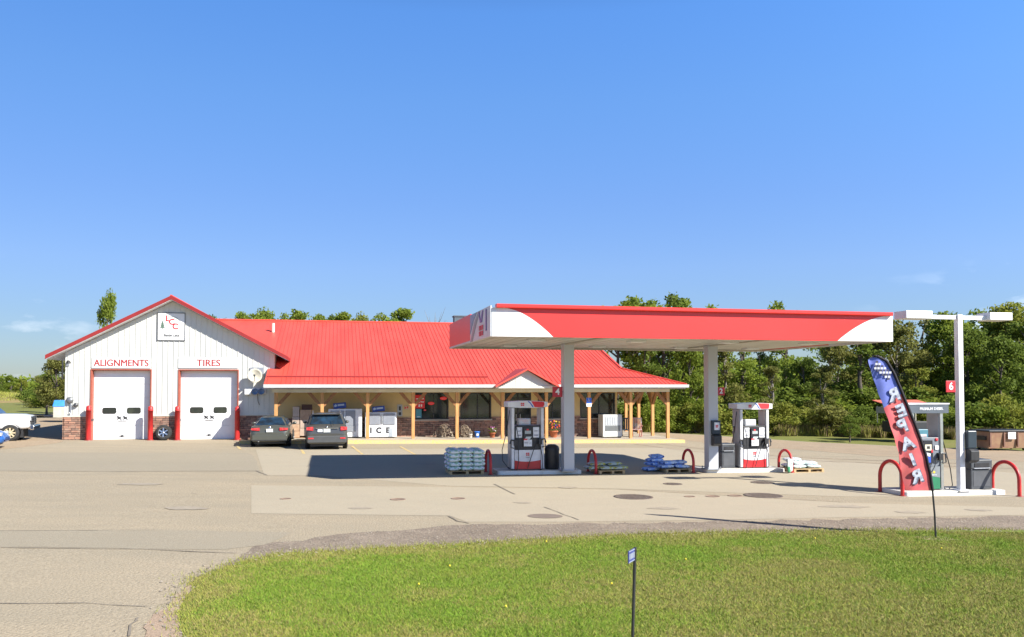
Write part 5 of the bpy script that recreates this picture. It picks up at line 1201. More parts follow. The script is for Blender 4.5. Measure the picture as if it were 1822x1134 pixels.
for px, py, r_, lab in ((767, 718, .14, 'small red lit window sign beside the red poster'), (789, 709, .15, 'red oval lit sign high in the first window'), (756, 730, .06, 'tiny red lit dot low in the first window')):
    a = BF.at(px, py, -.03); v = BF.w(a[0], -.03, 0); t = thing('window_sign', lab, 'sign', (v.x, v.y, a[1]), BF.yaw)
    m = MB(); m.lathe([(.001, -.02), (r_, -.02), (r_ * 1.05, 0), (.001, 0)], n=20, axis='y'); o = m.build('lit_panel', NE, t); o.scale = (1.25, 1, .6)
    m = MB(); m.box(-r_ * .8, r_ * .8, -.024, -.021, -.015, .015); m.build('sign_band', mat('band_pink', (.6, .2, .2), .5), t)
# wall lights under the porch
# baskets, trellis and pots
def trellis(px, ly, w, h, lab, seed, flowers=False):
    t = porch_thing('garden_wheel_rack' if not flowers else 'wicker_rack', lab, 'rack', px, ly); r_ = random.Random(seed); TW = mat('twig', (.30, .24, .17), .8, col2=(.18, .13, .09), scale=7)
    m = MB()
    for k in range(9):
        x0 = r_.uniform(-w, w * .6); z0 = r_.uniform(0, h * .4); rr = r_.uniform(.14, .26); c = (r_.uniform(-w + rr, w - rr), r_.uniform(rr, h - rr))
        m.tube([(c[0] + rr * math.cos(a), -.05 - .02 * k, c[1] + rr * math.sin(a)) for a in [R(30 * q) for q in range(13)]], .014, 5)
        for a in (0, 60, 120): m.tube([(c[0] - rr * math.cos(R(a)), -.05 - .02 * k, c[1] - rr * math.sin(R(a))), (c[0] + rr * math.cos(R(a)), -.05 - .02 * k, c[1] + rr * math.sin(R(a)))], .008, 4)
    m.tube([(-w, 0, 0), (-w * .9, 0, h)], .02, 5); m.tube([(w, 0, 0), (w * .6, 0, h * .7)], .02, 5); m.build('frame', TW, t)
    m = MB()
    for k in range(40): m.ball((r_.uniform(-w, w), r_.uniform(-.2, .0), r_.uniform(.02, h * .35)), r_.uniform(.02, .05), 0, 5, 3)
    m.build('dried_leaves', mat('dried', (.38, .32, .24), .9, col2=(.22, .17, .12), scale=10), t)
trellis(788, -.7, .55, .80, 'tangle of twig wheels and hoops leaning under the first shop window', 3)
trellis(829, -.7, .38, .72, 'smaller dark twig bundle under the second shop window', 8, True)
t = porch_thing('blue_tub', 'bright blue tub with white label beside the terracotta pot', 'tub', 849, -.9); h = zrel(768, 849, -.9)
m = MB(); m.lathe([(.11, 0), (.15, h), (.165, h), (.165, h - .04), (.14, h - .05)], n=16); m.build('tub_body', mat('tub_blue', (.02, .16, .60), .4), t)
m = MB(); m.box(-.06, .06, -.15, -.125, h * .3, h * .7); m.build('label_panel', PAPER, t)
for px, c, lab in ((837, (.62, .56, .48), 'small cream pail beside the blue tub'), ):
    t = porch_thing('pail', lab, 'pail', px, -.9); m = MB(); m.lathe([(.09, 0), (.11, .2), (.12, .2), (.12, .17)], n=14); m.build('pail_body', mat('pail_cream', c, .5), t)
    m = MB(); m.tube([(-.11, 0, .2), (0, 0, .3), (.11, 0, .2)], .008, 5); m.build('handle', SILVER, t)
def flower_pot(px, ly, py_top, lab, pr_, hues, seed, fz):
    t = porch_thing('flower_pot', lab, 'plant pot', px, ly); r_ = random.Random(seed)
    m = MB(); m.lathe([(pr_ * .7, 0), (pr_, pr_ * 1.3), (pr_ * 1.12, pr_ * 1.3), (pr_ * 1.12, pr_ * 1.6), (pr_ * .9, pr_ * 1.6), (.001, pr_ * 1.5)], n=18); m.build('pot', mat('terracotta', (.46, .14, .06), .8), t)
    z0 = pr_ * 1.5; m = MB()
    for k in range(160):
        a, b = r_.uniform(0, 6.28), r_.uniform(0, 1) ** .6; c = Vector((math.cos(a) * b * pr_ * 1.5, math.sin(a) * b * pr_ * 1.2, z0 + r_.uniform(0, fz * .8)))
        u = Vector((r_.uniform(-1, 1), r_.uniform(-1, 1), r_.uniform(-.5, 1))).normalized() * .06; w_ = u.cross(Vector((0, 0, 1))).normalized() * .025
        m.face([c - u, c + w_, c + u, c - w_])
    m.build('foliage', LEAFM[1], t)
    for i, hc in enumerate(hues):
        m = MB()
        for k in range(9): a = r_.uniform(0, 6.28); b = r_.uniform(0, 1); m.ball((math.cos(a) * b * pr_ * 1.5, math.sin(a) * b * pr_ * 1.2 - .05, z0 + r_.uniform(fz * .3, fz)), r_.uniform(.03, .05), 0, 6, 4)
        m.build('flower', mat('bloom%d' % i + str(seed), hc, .6), t)
LEAFM = []
def leaf_mat(name, c1, c2):
    m = bpy.data.materials.new(name); m.use_nodes = True; t = m.node_tree; b = t.nodes['Principled BSDF']
    b.inputs['Roughness'].default_value = .55; b.inputs['Specular IOR Level'].default_value = .12
    tc = N(t, 'ShaderNodeTexCoord'); no = N(t, 'ShaderNodeTexNoise'); no.inputs['Scale'].default_value = 1.1; no.inputs['Detail'].default_value = 6; no.inputs['Roughness'].default_value = .75
    oi = N(t, 'ShaderNodeObjectInfo'); va = N(t, 'ShaderNodeVectorMath', operation='ADD')
    t.links.new(tc.outputs['Object'], va.inputs[0]); t.links.new(oi.outputs['Location'], va.inputs[1]); t.links.new(va.outputs[0], no.inputs['Vector'])
    rg = N(t, 'ShaderNodeMapRange'); rg.inputs[1].default_value = .36; rg.inputs[2].default_value = .64
    mx = N(t, 'ShaderNodeMix', data_type='RGBA'); mx.inputs[6].default_value = (*c1, 1); mx.inputs[7].default_value = (*c2, 1)
    t.links.new(no.outputs[0], rg.inputs[0]); t.links.new(rg.outputs[0], mx.inputs[0]); t.links.new(mx.outputs[2], b.inputs['Base Color'])
    tr = N(t, 'ShaderNodeBsdfTranslucent'); ms = N(t, 'ShaderNodeMixShader'); ms.inputs[0].default_value = .5
    t.links.new(mx.outputs[2], tr.inputs[0]); t.links.new(b.outputs[0], ms.inputs[1]); t.links.new(tr.outputs[0], ms.inputs[2]); t.links.new(ms.outputs[0], t.nodes['Material Output'].inputs[0])
    return m
LEAFM += [leaf_mat('leaf_deep', (.12, .17, .032), (.205, .265, .045)), leaf_mat('leaf_mid', (.165, .235, .035), (.285, .335, .05)), leaf_mat('leaf_yellow', (.20, .24, .04), (.32, .32, .06)), leaf_mat('leaf_olive', (.165, .185, .048), (.275, .265, .075))]
flower_pot(876, -.9, 768, 'terracotta pot of violet flowers beside the entrance door', .17, [(.45, .12, .35), (.5, .45, .5)], 5, .35)
flower_pot(985, -.9, 750, 'big terracotta pot of orange, yellow and purple flowers beside the first pump', .24, [(.80, .16, .03), (.78, .50, .04), (.16, .05, .40), (.70, .05, .04)], 6, .6)
# disabled parking sign on the porch post
lp2 = BF.at(1048, 716, PY - .1); v = BF.w(lp2[0], PY - .1, 0); t = thing('parking_sign', 'blue and white accessible parking sign fixed to a porch post', 'sign', (v.x, v.y, lp2[1]), BF.yaw)
m = MB(); m.box(-.15, .15, 0, .012, -.25, .25); m.build('sign_panel', PAPER, t); m = MB(); m.box(-.145, .145, -.003, -.0005, -.06, .245); m.build('blue_field', mat('access_blue', (.02, .12, .60), .4), t)
m = MB(); m.ball((-.02, -.008, .19), .022, 0, 8, 5); m.tube([(-.02, -.008, .17), (-.02, -.008, .10), (.04, -.008, .10), (.06, -.008, .02)], .009, 5); m.tube([(-.05 + .0, -.008, .11)] + [(-.01 + .055 * math.cos(R(a)), -.008, .06 + .055 * math.sin(R(a))) for a in range(140, 380, 20)], .008, 5); m.tube([(-.02, -.008, .14), (.03, -.008, .14)], .008, 5)
m.build('wheelchair_symbol', PAPER, t)
# white chest merchandiser near the end of the porch
ly = -1.3; t = porch_thing('white_merchandiser', 'white upright merchandiser with grey vent near the end of the porch', 'freezer', 1090, ly); w = span(1072, 1106, ly) / 2; h = zrel(738, 1090, ly)
m = MB(); m.box(-w, w, 0, .9, .06, h); m.build('cabinet', mat('merch_white', (.66, .67, .64), .4, col2=(.56, .57, .55), scale=2), t, bevel=.015)
m = MB()
for k in range(6): m.box(-w + .14 + k * (2 * w - .28) / 6, -w + .14 + (k + .8) * (2 * w - .28) / 6, -.02, -.001, h * .55, h * .9)
m.build('door', mat('merch_glass', (.50, .53, .56), .25), t)
m = MB()
for k in range(7): m.box(-w + .14, w - .12, -.025, -.001, h * .3 + k * .045, h * .3 + .03 + k * .045)
m.build('vent', mat('vent_grey', (.20, .21, .21), .5), t)
m = MB()
for s in (-1, 1): m.box(s * (w - .12) - .06, s * (w - .12) + .06, .02, .8, 0, .058)
m.build('foot', BLACK, t)
# chairs
def rocker(px, ly, m1, m2, lab):
    t = porch_thing('porch_chair', lab, 'chair', px, ly, None, R(-35)); 
    m = MB(); m.box(-.28, .28, -.28, .22, .40, .45); m.build('seat', m2, t, bevel=.01)
    m = MB()
    for k in range(5): m.box(-.27 + k * .115, -.27 + k * .115 + .08, .22, .25, .45, 1.05)
    m.box(-.29, .29, .215, .255, 1.05, 1.12); m.build('backrest', m2, t)
    for sx in (-1, 1):
        for sy in (-.25, .22):
            m = MB(); m.box(sx * .27 - .025, sx * .27 + .025, sy - .025, sy + .025, .04, .399); m.build('leg', m1, t)
        m = MB(); m.box(sx * .30 - .04, sx * .30 + .04, -.3, .26, .62, .65); m.box(sx * .30 - .02, sx * .30 + .02, -.27, -.23, .451, .619); m.build('armrest', m1, t)
        m = MB(); m.tube([(sx * .27, -.42, .06), (sx * .27, -.2, .02), (sx * .27, .1, .015), (sx * .27, .42, .07)], .02, 6); m.build('rocker', m1, t)
DW = mat('dark_chair', (.03, .035, .05), .6)
rocker(1113, -.6, DW, DW, 'dark blue black porch chair beside the white merchandiser')
rocker(1132, -.4, mat('pink_chair', (.52, .22, .17), .6), mat('cushion_pink', (.62, .36, .32), .8, col2=(.70, .62, .56), scale=7, lo=.48, hi=.55), 'pink and cream cushioned chair near the corner porch post')
# ---------------------------------------------------------------- yard things
g = G(103, 752); t = thing('covered_trailer', 'boxy cream trailer with a blue tarpaulin top behind the garage corner', 'trailer', (g.x + .6, g.y + 1, g.z), R(10))
m = MB(); m.box(-1.1, 1.4, -.9, .9, .35, 1.15); m.build('trailer_body', mat('trailer_cream', (.62, .60, .50), .6, col2=(.52, .50, .42), scale=3), t, bevel=.03)
m = MB(); m.prism_x([(-.95, 1.152), (.95, 1.152), (.7, 1.55), (-.6, 1.62)], -1.15, 1.45); m.build('tarpaulin', mat('tarp_blue', (.05, .26, .68), .4, col2=(.08, .32, .72), scale=3, bump=.4), t, bevel=.05)
for s in (-1, 1):
    m = MB(); m.lathe([(.001, -.1), (.3, -.1), (.32, -.05), (.32, .05), (.3, .1), (.001, .1)], (.1, s * .95, .32), 20, axis='y'); m.build('wheel', RUBBER, t)
m = MB(); m.tube([(-1.1, 0, .45), (-2.0, 0, .45)], .04); m.build('drawbar', GREY_M, t)
# dumpster
g = G(1800, 803); t = thing('dumpster', 'brown steel dumpster with black lid and white notice by the tree line', 'dumpster', (g.x, g.y + .9, g.z), CF.yaw - R(4))
BR = mat('dumpster_brown', (.26, .14, .085), .6, col2=(.32, .20, .11), scale=3, bump=.2); sc = 1.0
m = MB(); m.prism_x([(-.6, .12), (.6, .12), (.7, .995), (-.7, .995)], -1.25, 1.25); m.build('bin_body', BR, t, bevel=.02)
m = MB()
for x in (-1.2, -.4, .4, 1.15): m.box(x - .04, x + .04, -.74, -.66, .2, .96)
m.build('rib', mat('dumpster_rib', (.20, .10, .065), .6), t)
m = MB(); m.prism_x([(-.76, 1.0), (.74, 1.0), (.74, 1.07), (-.76, 1.07)], -1.3, 1.3); m.build('lid', BLACK, t, bevel=.015)
m = MB(); m.box(-.22, .22, -.78, -.745, .62, .98); m.build('notice', PAPER, t)
for s in (-1, 1): m = MB(); m.box(s * 1.3 - .05, s * 1.3 + .05, -.5, .4, .55, .75); m.build('lift_pocket', BLACK, t)
for s in (-1, 1):
    for y in (-.45, .45): m = MB(); m.lathe([(.001, -.04), (.08, -.04), (.08, .04), (.001, .04)], (s * .95, y, .08), 12, axis='x'); m.build('castor', BLACK, t)
# food trailer with a red awning behind the flag
g = G(1585, 786); t = thing('awning_trailer', 'small dark trailer with a red awning half hidden behind the feather flag', 'trailer', (g.x + 1.0, g.y + .6, g.z), CF.yaw)
m = MB(); m.box(-.9, 1.4, -.7, .7, .55, 1.2); m.build('trailer_body', mat('dark_trailer', (.03, .032, .035), .5), t, bevel=.03)
m = MB(); m.prism_x([(-1.05, 2.1), (.8, 2.45), (.8, 2.49), (-1.05, 2.14)], -1.5, 1.7); m.build('awning', mat('awning_red', (.66, .16, .10), .7), t)
m = MB(); m.box(-1.3, 1.5, -.6, .7, 1.7, 2.08); m.build('side_sheet', mat('sheet_grey', (.30, .33, .30), .6), t)
m = MB()
for x in (-1.2, 1.5):
    for y in (-.9, .7): m.tube([(x, y, 1.1), (x, y, 2.12)], .03, 6)
m.tube([(-1.2, -.8, 1.8), (-.1, -.75, 1.25)], .04, 6); m.build('support_pole', CREAM, t)
for x in (-.75, .9):
    m = MB(); m.lathe([(.001, -.11), (.34, -.11), (.38, -.05), (.38, .05), (.34, .11), (.001, .11)], (x, -.78, .38), 20, axis='y'); m.build('wheel', RUBBER, t)
# ---------------------------------------------------------------- trees
BARK = mat('bark', (.12, .10, .08), .9, col2=(.07, .055, .045), scale=5, stretch=(4, 4, .6), bump=.5)
BARK_L = mat('bark_pale', (.24, .21, .18), .9, col2=(.14, .12, .10), scale=5, stretch=(4, 4, .6), bump=.5)
rng = np.random.default_rng(11)
def leaf_mesh(name, blobs, per, size, mats, drop=.0):
    """blobs: (cx,cy,cz,r). Leaf sized quads scattered mostly near each clump's surface."""
    C = []
    for (x, y, z, r) in blobs:
        n = int(per * r * r)
        d = rng.normal(size=(n, 3)); d /= np.linalg.norm(d, axis=1)[:, None]
        rad = r * (rng.random(n) ** .33) * (1 + .25 * rng.normal(size=n) * .6)
        p = d * rad[:, None] * np.array([1, 1, .8]) + np.array([x, y, z]); C.append(p)
    P = np.concatenate(C); n = len(P)
    u = rng.normal(size=(n, 3)); u /= np.linalg.norm(u, axis=1)[:, None]
    w = np.cross(u, rng.normal(size=(n, 3))); w /= np.linalg.norm(w, axis=1)[:, None]
    s = size * (.6 + .8 * rng.random(n))[:, None]
    V = np.empty((n, 4, 3)); V[:, 0] = P - u * s; V[:, 1] = P + w * s * .55 - u * s * .1; V[:, 2] = P + u * s; V[:, 3] = P - w * s * .55 - u * s * .1
    me = bpy.data.meshes.new(name); me.vertices.add(4 * n); me.vertices.foreach_set('co', V.reshape(-1))
    me.loops.add(4 * n); me.loops.foreach_set('vertex_index', np.arange(4 * n)); me.polygons.add(n); me.polygons.foreach_set('loop_start', np.arange(0, 4 * n, 4)); me.polygons.foreach_set('loop_total', np.full(n, 4))
    me.materials.append(mats); me.update(); me.validate(); return me
def make_proto(kind, seed):
    r = random.Random(seed); blobs = []
    if kind == 'round':       # unit: height 10, crown 3-10
        for k in range(30):
            a = r.uniform(0, 6.28); z = r.uniform(2.6, 9.4); t = (z - 2.6) / 7; R_ = 2.9 * math.sin(math.pi * min(1, .22 + t * .75)) ** .8; q = R_ * r.uniform(.3, 1)
            blobs.append((q * math.cos(a), q * math.sin(a), z, r.uniform(.6, 1.15)))
    elif kind == 'tall':
        for k in range(26):
            a = r.uniform(0, 6.28); z = r.uniform(2.0, 9.7); t = (z - 2) / 7.7; R_ = 1.7 * (1 - t * .55); q = R_ * r.uniform(.2, 1)
            blobs.append((q * math.cos(a), q * math.sin(a), z, r.uniform(.45, .85) * (1.15 - .5 * t)))
    elif kind == 'open':
        for k in range(19):
            a = r.uniform(0, 6.28); z = r.uniform(4.2, 9.7); t = (z - 4.2) / 5.5; R_ = 2.7 * math.sin(math.pi * min(1, .2 + t * .7)); q = R_ * r.uniform(.4, 1.05)
            blobs.append((q * math.cos(a), q * math.sin(a), z, r.uniform(.45, .9)))
    elif kind == 'shrub':     # unit height 3
        for k in range(15):
            a = r.uniform(0, 6.28); q = 1.25 * r.random() ** .5; z = r.uniform(.4, 2.4) * (1.1 - q * .25)
            blobs.append((q * math.cos(a), q * math.sin(a), z, r.uniform(.4, .7)))
    m = MB()
    if kind == 'shrub':
        for k in range(5): b = blobs[k * 2]; m.tube([(0, 0, -.2), (b[0] * .4, b[1] * .4, .5), (b[0], b[1], b[2])], [.05, .035, .01], 6)
    else:
        h = 8.8; wob_ = [(r.uniform(-.15, .15), r.uniform(-.15, .15)) for _ in range(5)]
        P = [(0, 0, -.4)] + [(wob_[k][0], wob_[k][1], h * (k + 1) / 5) for k in range(5)]
        m.tube(P, [.26, .2, .16, .11, .07, .02], 9)
        for b in blobs[::2]:
            z0 = max(1.8, b[2] - r.uniform(1.2, 2.2)); m.tube([(0, 0, z0), (b[0] * .5, b[1] * .5, (z0 + b[2]) / 2 + .1), (b[0], b[1], b[2] + .2)], [.085, .05, .012], 6)
    per = {'round': 300, 'tall': 460, 'open': 330, 'shrub': 640}[kind]; size = {'round': .15, 'tall': .12, 'open': .13, 'shrub': .085}[kind]
    crown = leaf_mesh('crown', blobs, per, size, LEAFM[0])
    tr = m.build('trunk', BARK); tm = tr.data; bpy.data.objects.remove(tr); return crown, tm
PROTO = {k: [make_proto(k, s) for s in ss] for k, ss in dict(round=(1, 2, 3), tall=(4, 5), open=(6, 7), shrub=(8, 9, 10)).items()}
cnt = {}
def tree(name, label, cat, px, Y, top_py, kind, leaf, wide=1.0, group=None, bark=BARK, var=None):
    X = (px - W_PX / 2) / F_PX * Y; z0 = zg(X) - .05; topz = FD(px, top_py, Y).z; unit = 3.0 if kind == 'shrub' else 10.0; s = (topz - z0) / unit
    k = cnt.get(kind, 0); cnt[kind] = k + 1; cm, tm = PROTO[kind][(k if var is None else var) % len(PROTO[kind])]
    t = thing(name, label, cat, (X, Y, z0), random.uniform(0, 6.28), group); t.scale = (s * wide, s * wide, s)
    o = link(bpy.data.objects.new('crown', cm)); o.parent = t; o.material_slots[0].link = 'OBJECT'; o.material_slots[0].material = LEAFM[leaf]
    o = link(bpy.data.objects.new('trunk' if kind != 'shrub' else 'stem', tm)); o.parent = t; o.material_slots[0].link = 'OBJECT'; o.material_slots[0].material = bark
    return t
GW = 'trees of the wood beyond the yard'
T = [ # px, Y, top, kind, leaf, wide, label
 (1100, 64, 528, 'open', 1, 1.0, 'open topped tree rising just above the canopy over the porch end'),
 (1135, 66, 520, 'round', 1, 1.0, 'tall leafy tree, the highest one rising over the red canopy'),
 (1178, 63, 524, 'open', 0, 1.0, 'gappy tree between the porch corner and the number two column'),
 (1215, 67, 529, 'round', 1, .9, 'leafy tree whose top shows over the canopy near its middle'),
 (1262, 66, 537, 'open', 1, .9, 'thin tree directly behind the number two column'),
 (1150, 60, 600, 'tall', 0, 1.4, 'dark narrow tree behind the end porch posts'),
 (1228, 60, 610, 'round', 1, .8, 'bushy mid green tree beside the number two column'),
 (1290, 61, 606, 'tall', 3, 1.3, 'olive tree above the second pump valance'),
 (1322, 63, 590, 'tall', 1, 1.4, 'green tree with upright boughs behind the second pump'),
 (1352, 68, 612, 'open', 0, .9, 'sparse dark stemmed tree with sky showing through its boughs'),
 (1400, 66, 534, 'open', 1, .9, 'tree whose rounded tuft shows over the canopy far from its columns'),
 (1372, 58, 650, 'tall', 3, 1.5, 'pale stemmed olive tree beyond the white bags'),
 (1430, 62, 632, 'round', 0, .9, 'dark spreading tree beyond the second pump hoop'),
 (1462, 58, 660, 'tall', 3, 1.6, 'dusty olive tree in the lower wood front'),
 (1492, 63, 602, 'round', 3, .9, 'olive crowned tree under the white canopy corner'),
 (1530, 60, 590, 'tall', 0, 1.7, 'dark dense tree just before the feather flag top'),
 (1560, 66, 575, 'round', 1, 1.0, 'mid green tree beneath the canopy end'),
 (1598, 63, 562, 'round', 3, .9, 'olive tree behind the lamp head nearer the canopy'),
 (1632, 58, 652, 'tall', 2, 1.7, 'bright yellow green tree behind the diesel pump'),
 (1640, 66, 566, 'open', 3, 1.1, 'yellowish tree under the lamp arm nearer the canopy'),
 (1688, 64, 552, 'round', 1, .9, 'leafy tree whose crown tops the lamp post arm'),
 (1722, 60, 585, 'round', 0, 1.0, 'deep green tree just past the lamp post'),
 (1758, 66, 545, 'round', 1, 1.0, 'broad high tree above the far lamp head'),
 (1795, 63, 536, 'round', 2, 1.0, 'lightest high tree at the edge above the dumpster'),
 (1780, 58, 600, 'round', 0, 1.0, 'dark full tree standing right behind the dumpster'),
 (1832, 60, 560, 'round', 0, 1.0, 'dark tree cut by the picture edge beyond the dumpster'),
 (1480, 70, 606, 'open', 0, 1.0, 'tree with airy dark boughs set back under the canopy corner'),
 (1700, 70, 575, 'open', 1, 1.1, 'airy tree set back behind the lamp post'),
]
for px, Y, top, kind, leaf, wide, lab in T: tree('woodland_tree', lab, 'tree', px, Y, top, kind, leaf, wide, GW, BARK_L if leaf == 3 else BARK)
S_ = [
 (1160, 57, 690, 1, 1.1, 'green shrub seen between the end porch posts'), (1205, 57, 700, 2, 1.2, 'yellow green shrub beside the corner porch post'),
 (1240, 56, 712, 1, 1.2, 'shrub at the foot of the number two column'), (1290, 56, 690, 2, 1.2, 'bright yellow shrub between the number two column and second pump'),
 (1330, 56, 705, 0, 1.2, 'dark shrub seen through the second pump frame'), (1390, 54.5, 708, 2, 1.5, 'rounded yellow green shrub beyond the second pump'),
 (1425, 57, 722, 0, 1.3, 'low dark shrub behind the white bags'), (1470, 55, 700, 3, 1.6, 'wide olive shrub in front of the wood'),
 (1525, 55, 715, 0, 1.4, 'deep green shrub behind the small lone tree'), (1570, 56, 700, 1, 1.5, 'mid green shrub behind the red awning trailer'),
 (1618, 55, 690, 2, 1.4, 'light shrub seen behind the lower flag'), (1665, 56, 700, 1, 1.4, 'shrub seen through the diesel pump frame'),
 (1705, 55, 690, 0, 1.5, 'dark shrub at the lamp post'), (1750, 54, 704, 1, 1.3, 'leafy shrub between the lamp post and the dumpster'),
 (1790, 54, 690, 2, 1.1, 'pale topped shrub behind the dumpster'), (1825, 54, 700, 0, 1.5, 'dark shrub at the edge beyond the dumpster'),
 (1500, 60, 680, 1, 1.7, 'taller shrub filling the wood under the canopy corner'), (1410, 61, 680, 0, 1.8, 'tall dark shrub deep in the wood'),
 (1270, 62, 670, 1, 1.6, 'tall shrub behind the number two sign'), (1120, 60, 690, 0, 1.6, 'dark shrub behind the porch chairs'), (1740, 60, 670, 0, 1.9, 'large dark shrub past the lamp post'), (1590, 61, 660, 0, 1.9, 'large dark shrub behind the flag')]
for px, Y, top, leaf, wide, lab in S_: tree('shrub', lab, 'shrub', px, Y, top, 'shrub', leaf, wide, 'shrubs along the edge of the wood')
tree('small_tree', 'small dark round tree standing alone on the mown grass strip', 'tree', 1511, 48.5, 738, 'round', 0, 1.25, None, BARK, 1)
# trees behind the store roof and beyond the field
for px, Y, top, kind, leaf, wide, lab in [
 (190, 72, 520, 'round', 1, .36, 'slender tree rising behind the garage roof slope'), (382, 80, 556, 'round', 0, .8, 'dark treetop just past the garage peak'), (428, 84, 553, 'round', 1, .8, 'rounded treetop above the joint of the two roofs'), (462, 84, 552, 'round', 1, .8, 'rounded treetop beside the white roof pipe'),
 (508, 86, 552, 'round', 1, .6, 'ragged treetop above the ridge just past the white roof pipe'), (528, 84, 549, 'tall', 1, 1.25, 'upright treetop above the ridge near the roof pipe'), (566, 84, 557, 'round', 1, .65, 'small rounded treetop, first of the cluster over the ridge'), (590, 86, 556, 'tall', 0, .9, 'narrow dark treetop in the cluster over the ridge'), (610, 84, 553, 'tall', 1, 1.1, 'pointed treetop in the cluster over the ridge'),
 (637, 86, 560, 'round', 2, .6, 'small yellowish treetop alone over the ridge'), (654, 88, 565, 'tall', 3, .7, 'tiny treetop before the wide one over the ridge'), (690, 82, 553, 'round', 1, .95, 'wide treetop over the ridge short of the canopy'), (713, 84, 546, 'tall', 1, 1.25, 'highest treetop over the store ridge')]:
    tree('background_tree', lab, 'tree', px, Y, top, kind, leaf, wide, 'treetops behind the store')
X = (773 - W_PX / 2) / F_PX * 85; t = thing('bare_tree', 'leafless grey tree showing above the ridge beside the canopy', 'tree', (X, 85, zg(X)), 0); r = random.Random(4)
m = MB(); top = FD(773, 548, 85).z - zg(X); m.tube([(0, 0, 0), (.1, 0, top * .5), (0, 0, top * .8)], [.2, .14, .06], 7); m.build('trunk', BARK_L, t)
m = MB()
for k in range(46):
    a = r.uniform(0, 6.28); z0 = r.uniform(.45, .8) * top; q = r.uniform(.5, 1.9); z1 = min(top, z0 + r.uniform(.9, 2.6)); mid = (q * .6 * math.cos(a), q * .6 * math.sin(a), (z0 + z1) / 2)
    m.tube([(0, 0, z0), mid, (q * math.cos(a), q * math.sin(a), z1)], [.045, .028, .008], 4)
m.build('branch', BARK_L, t)
for px, Y, top, kind, leaf, wide, lab in [(100, 66, 632, 'round', 3, 1.0, 'grey green tree beside the garage corner and field'), (84, 72, 664, 'round', 1, 1.2, 'lower bushy tree at the field edge before the garage'), (118, 70, 640, 'round', 1, 1.0, 'tree partly behind the garage corner'),
 (2, 148, 671, 'round', 0, .9, 'dark low tree on the rise at the picture edge'), (20, 150, 668, 'round', 1, 1.2, 'round tree at the crest of the brown rise'), (38, 146, 673, 'round', 2, 1.1, 'yellow green tree at the end of the brown rise')]:
    tree('field_tree', lab, 'tree', px, Y, top, kind, leaf, wide, 'trees beyond the field')
for px, Y, top, leaf, lab in [(56, 118, 682, 0, 'small dark shrub far off beyond the rise'), (70, 100, 684, 0, 'small dark shrub at the end of the far field'), (84, 90, 688, 3, 'dark shrub beneath the grey green tree')]: tree('field_shrub', lab, 'shrub', px, Y, top, 'shrub', leaf, 1.6, 'shrubs beyond the field')
# brown rise
def mound(name, cx, cy, rx, ry, h, m):
    mb = MB(); nx, ny = 40, 24; vs = []; rr = random.Random(5)
    for j in range(ny + 1):
        for i in range(nx + 1):
            x = -1 + 2 * i / nx; y = -1 + 2 * j / ny; q = max(0, 1 - x * x) * max(0, 1 - y * y); z = h * q ** .7 + (rr.uniform(-.1, .1) if q > 0 else -.4)
            X = cx + rx * x; vs.append((X, cy + ry * y, zg(X) + z - .1))
    mb.add(vs, [(j * (nx + 1) + i, j * (nx + 1) + i + 1, (j + 1) * (nx + 1) + i + 1, (j + 1) * (nx + 1) + i) for j in range(ny) for i in range(nx)], 0, True)
    return tag(mb.build(name, m), kind='structure')
mound('hill', -95, 125, 27, 18, 1.7, ground_mat('dry_hill', (.26, .19, .085), (.20, .18, .06), (.32, .24, .12), .15, 1.2, 8, amt=.7))
# tufts, tall weeds and mown lawn blades, each far past counting
def tri_field(name, P, h, w, m, bend=.35, kind='stuff'):
    n = len(P); a = rng.random(n) * 6.283; hh = h * (.5 + rng.random(n)); lean = (rng.random((n, 2)) - .5) * 2 * bend * hh[:, None]
    V = np.empty((n, 3, 3)); dx = np.cos(a) * w / 2; dy = np.sin(a) * w / 2
    V[:, 0] = P; V[:, 1] = P; V[:, 2] = P; V[:, 0, 0] -= dx; V[:, 0, 1] -= dy; V[:, 1, 0] += dx; V[:, 1, 1] += dy
    V[:, 2, 0] += lean[:, 0]; V[:, 2, 1] += lean[:, 1]; V[:, 2, 2] += hh
    me = bpy.data.meshes.new(name); me.vertices.add(3 * n); me.vertices.foreach_set('co', V.reshape(-1)); me.loops.add(3 * n); me.loops.foreach_set('vertex_index', np.arange(3 * n))
    me.polygons.add(n); me.polygons.foreach_set('loop_start', np.arange(0, 3 * n, 3)); me.polygons.foreach_set('loop_total', np.full(n, 3)); me.materials.append(m); me.update(); me.validate()
    o = link(bpy.data.objects.new(name, me)); return tag(o, kind=kind)
def in_poly(x, y, poly):
    c = np.zeros(len(x), bool); n = len(poly); j = n - 1
    for i in range(n):
        xi, yi = poly[i][0], poly[i][1]; xj, yj = poly[j][0], poly[j][1]
        c ^= ((yi > y) != (yj > y)) & (x < (xj - xi) * (y - yi) / (yj - yi + 1e-12) + xi); j = i
    return c
def clump(x, y, seed, cell):   # cheap value noise
    rs = np.random.default_rng(seed); T_ = rs.random((256, 256)); fx, fy = x / cell, y / cell; ix, iy = np.floor(fx).astype(int), np.floor(fy).astype(int); u, v = fx - ix, fy - iy; u = u * u * (3 - 2 * u); v = v * v * (3 - 2 * v)
    g = lambda a, b: T_[a % 256, b % 256]
    return (g(ix, iy) * (1 - u) + g(ix + 1, iy) * u) * (1 - v) + (g(ix, iy + 1) * (1 - u) + g(ix + 1, iy + 1) * u) * v
def scatter(poly, x0, x1, y0, y1, n, bias=0.0):
    x = rng.uniform(x0, x1, n); y = y0 + (y1 - y0) * rng.random(n) ** (1 + bias); k = in_poly(x, y, poly) & (np.abs(x) < y * .72 + 1.5); x, y = x[k], y[k]
    return x, y
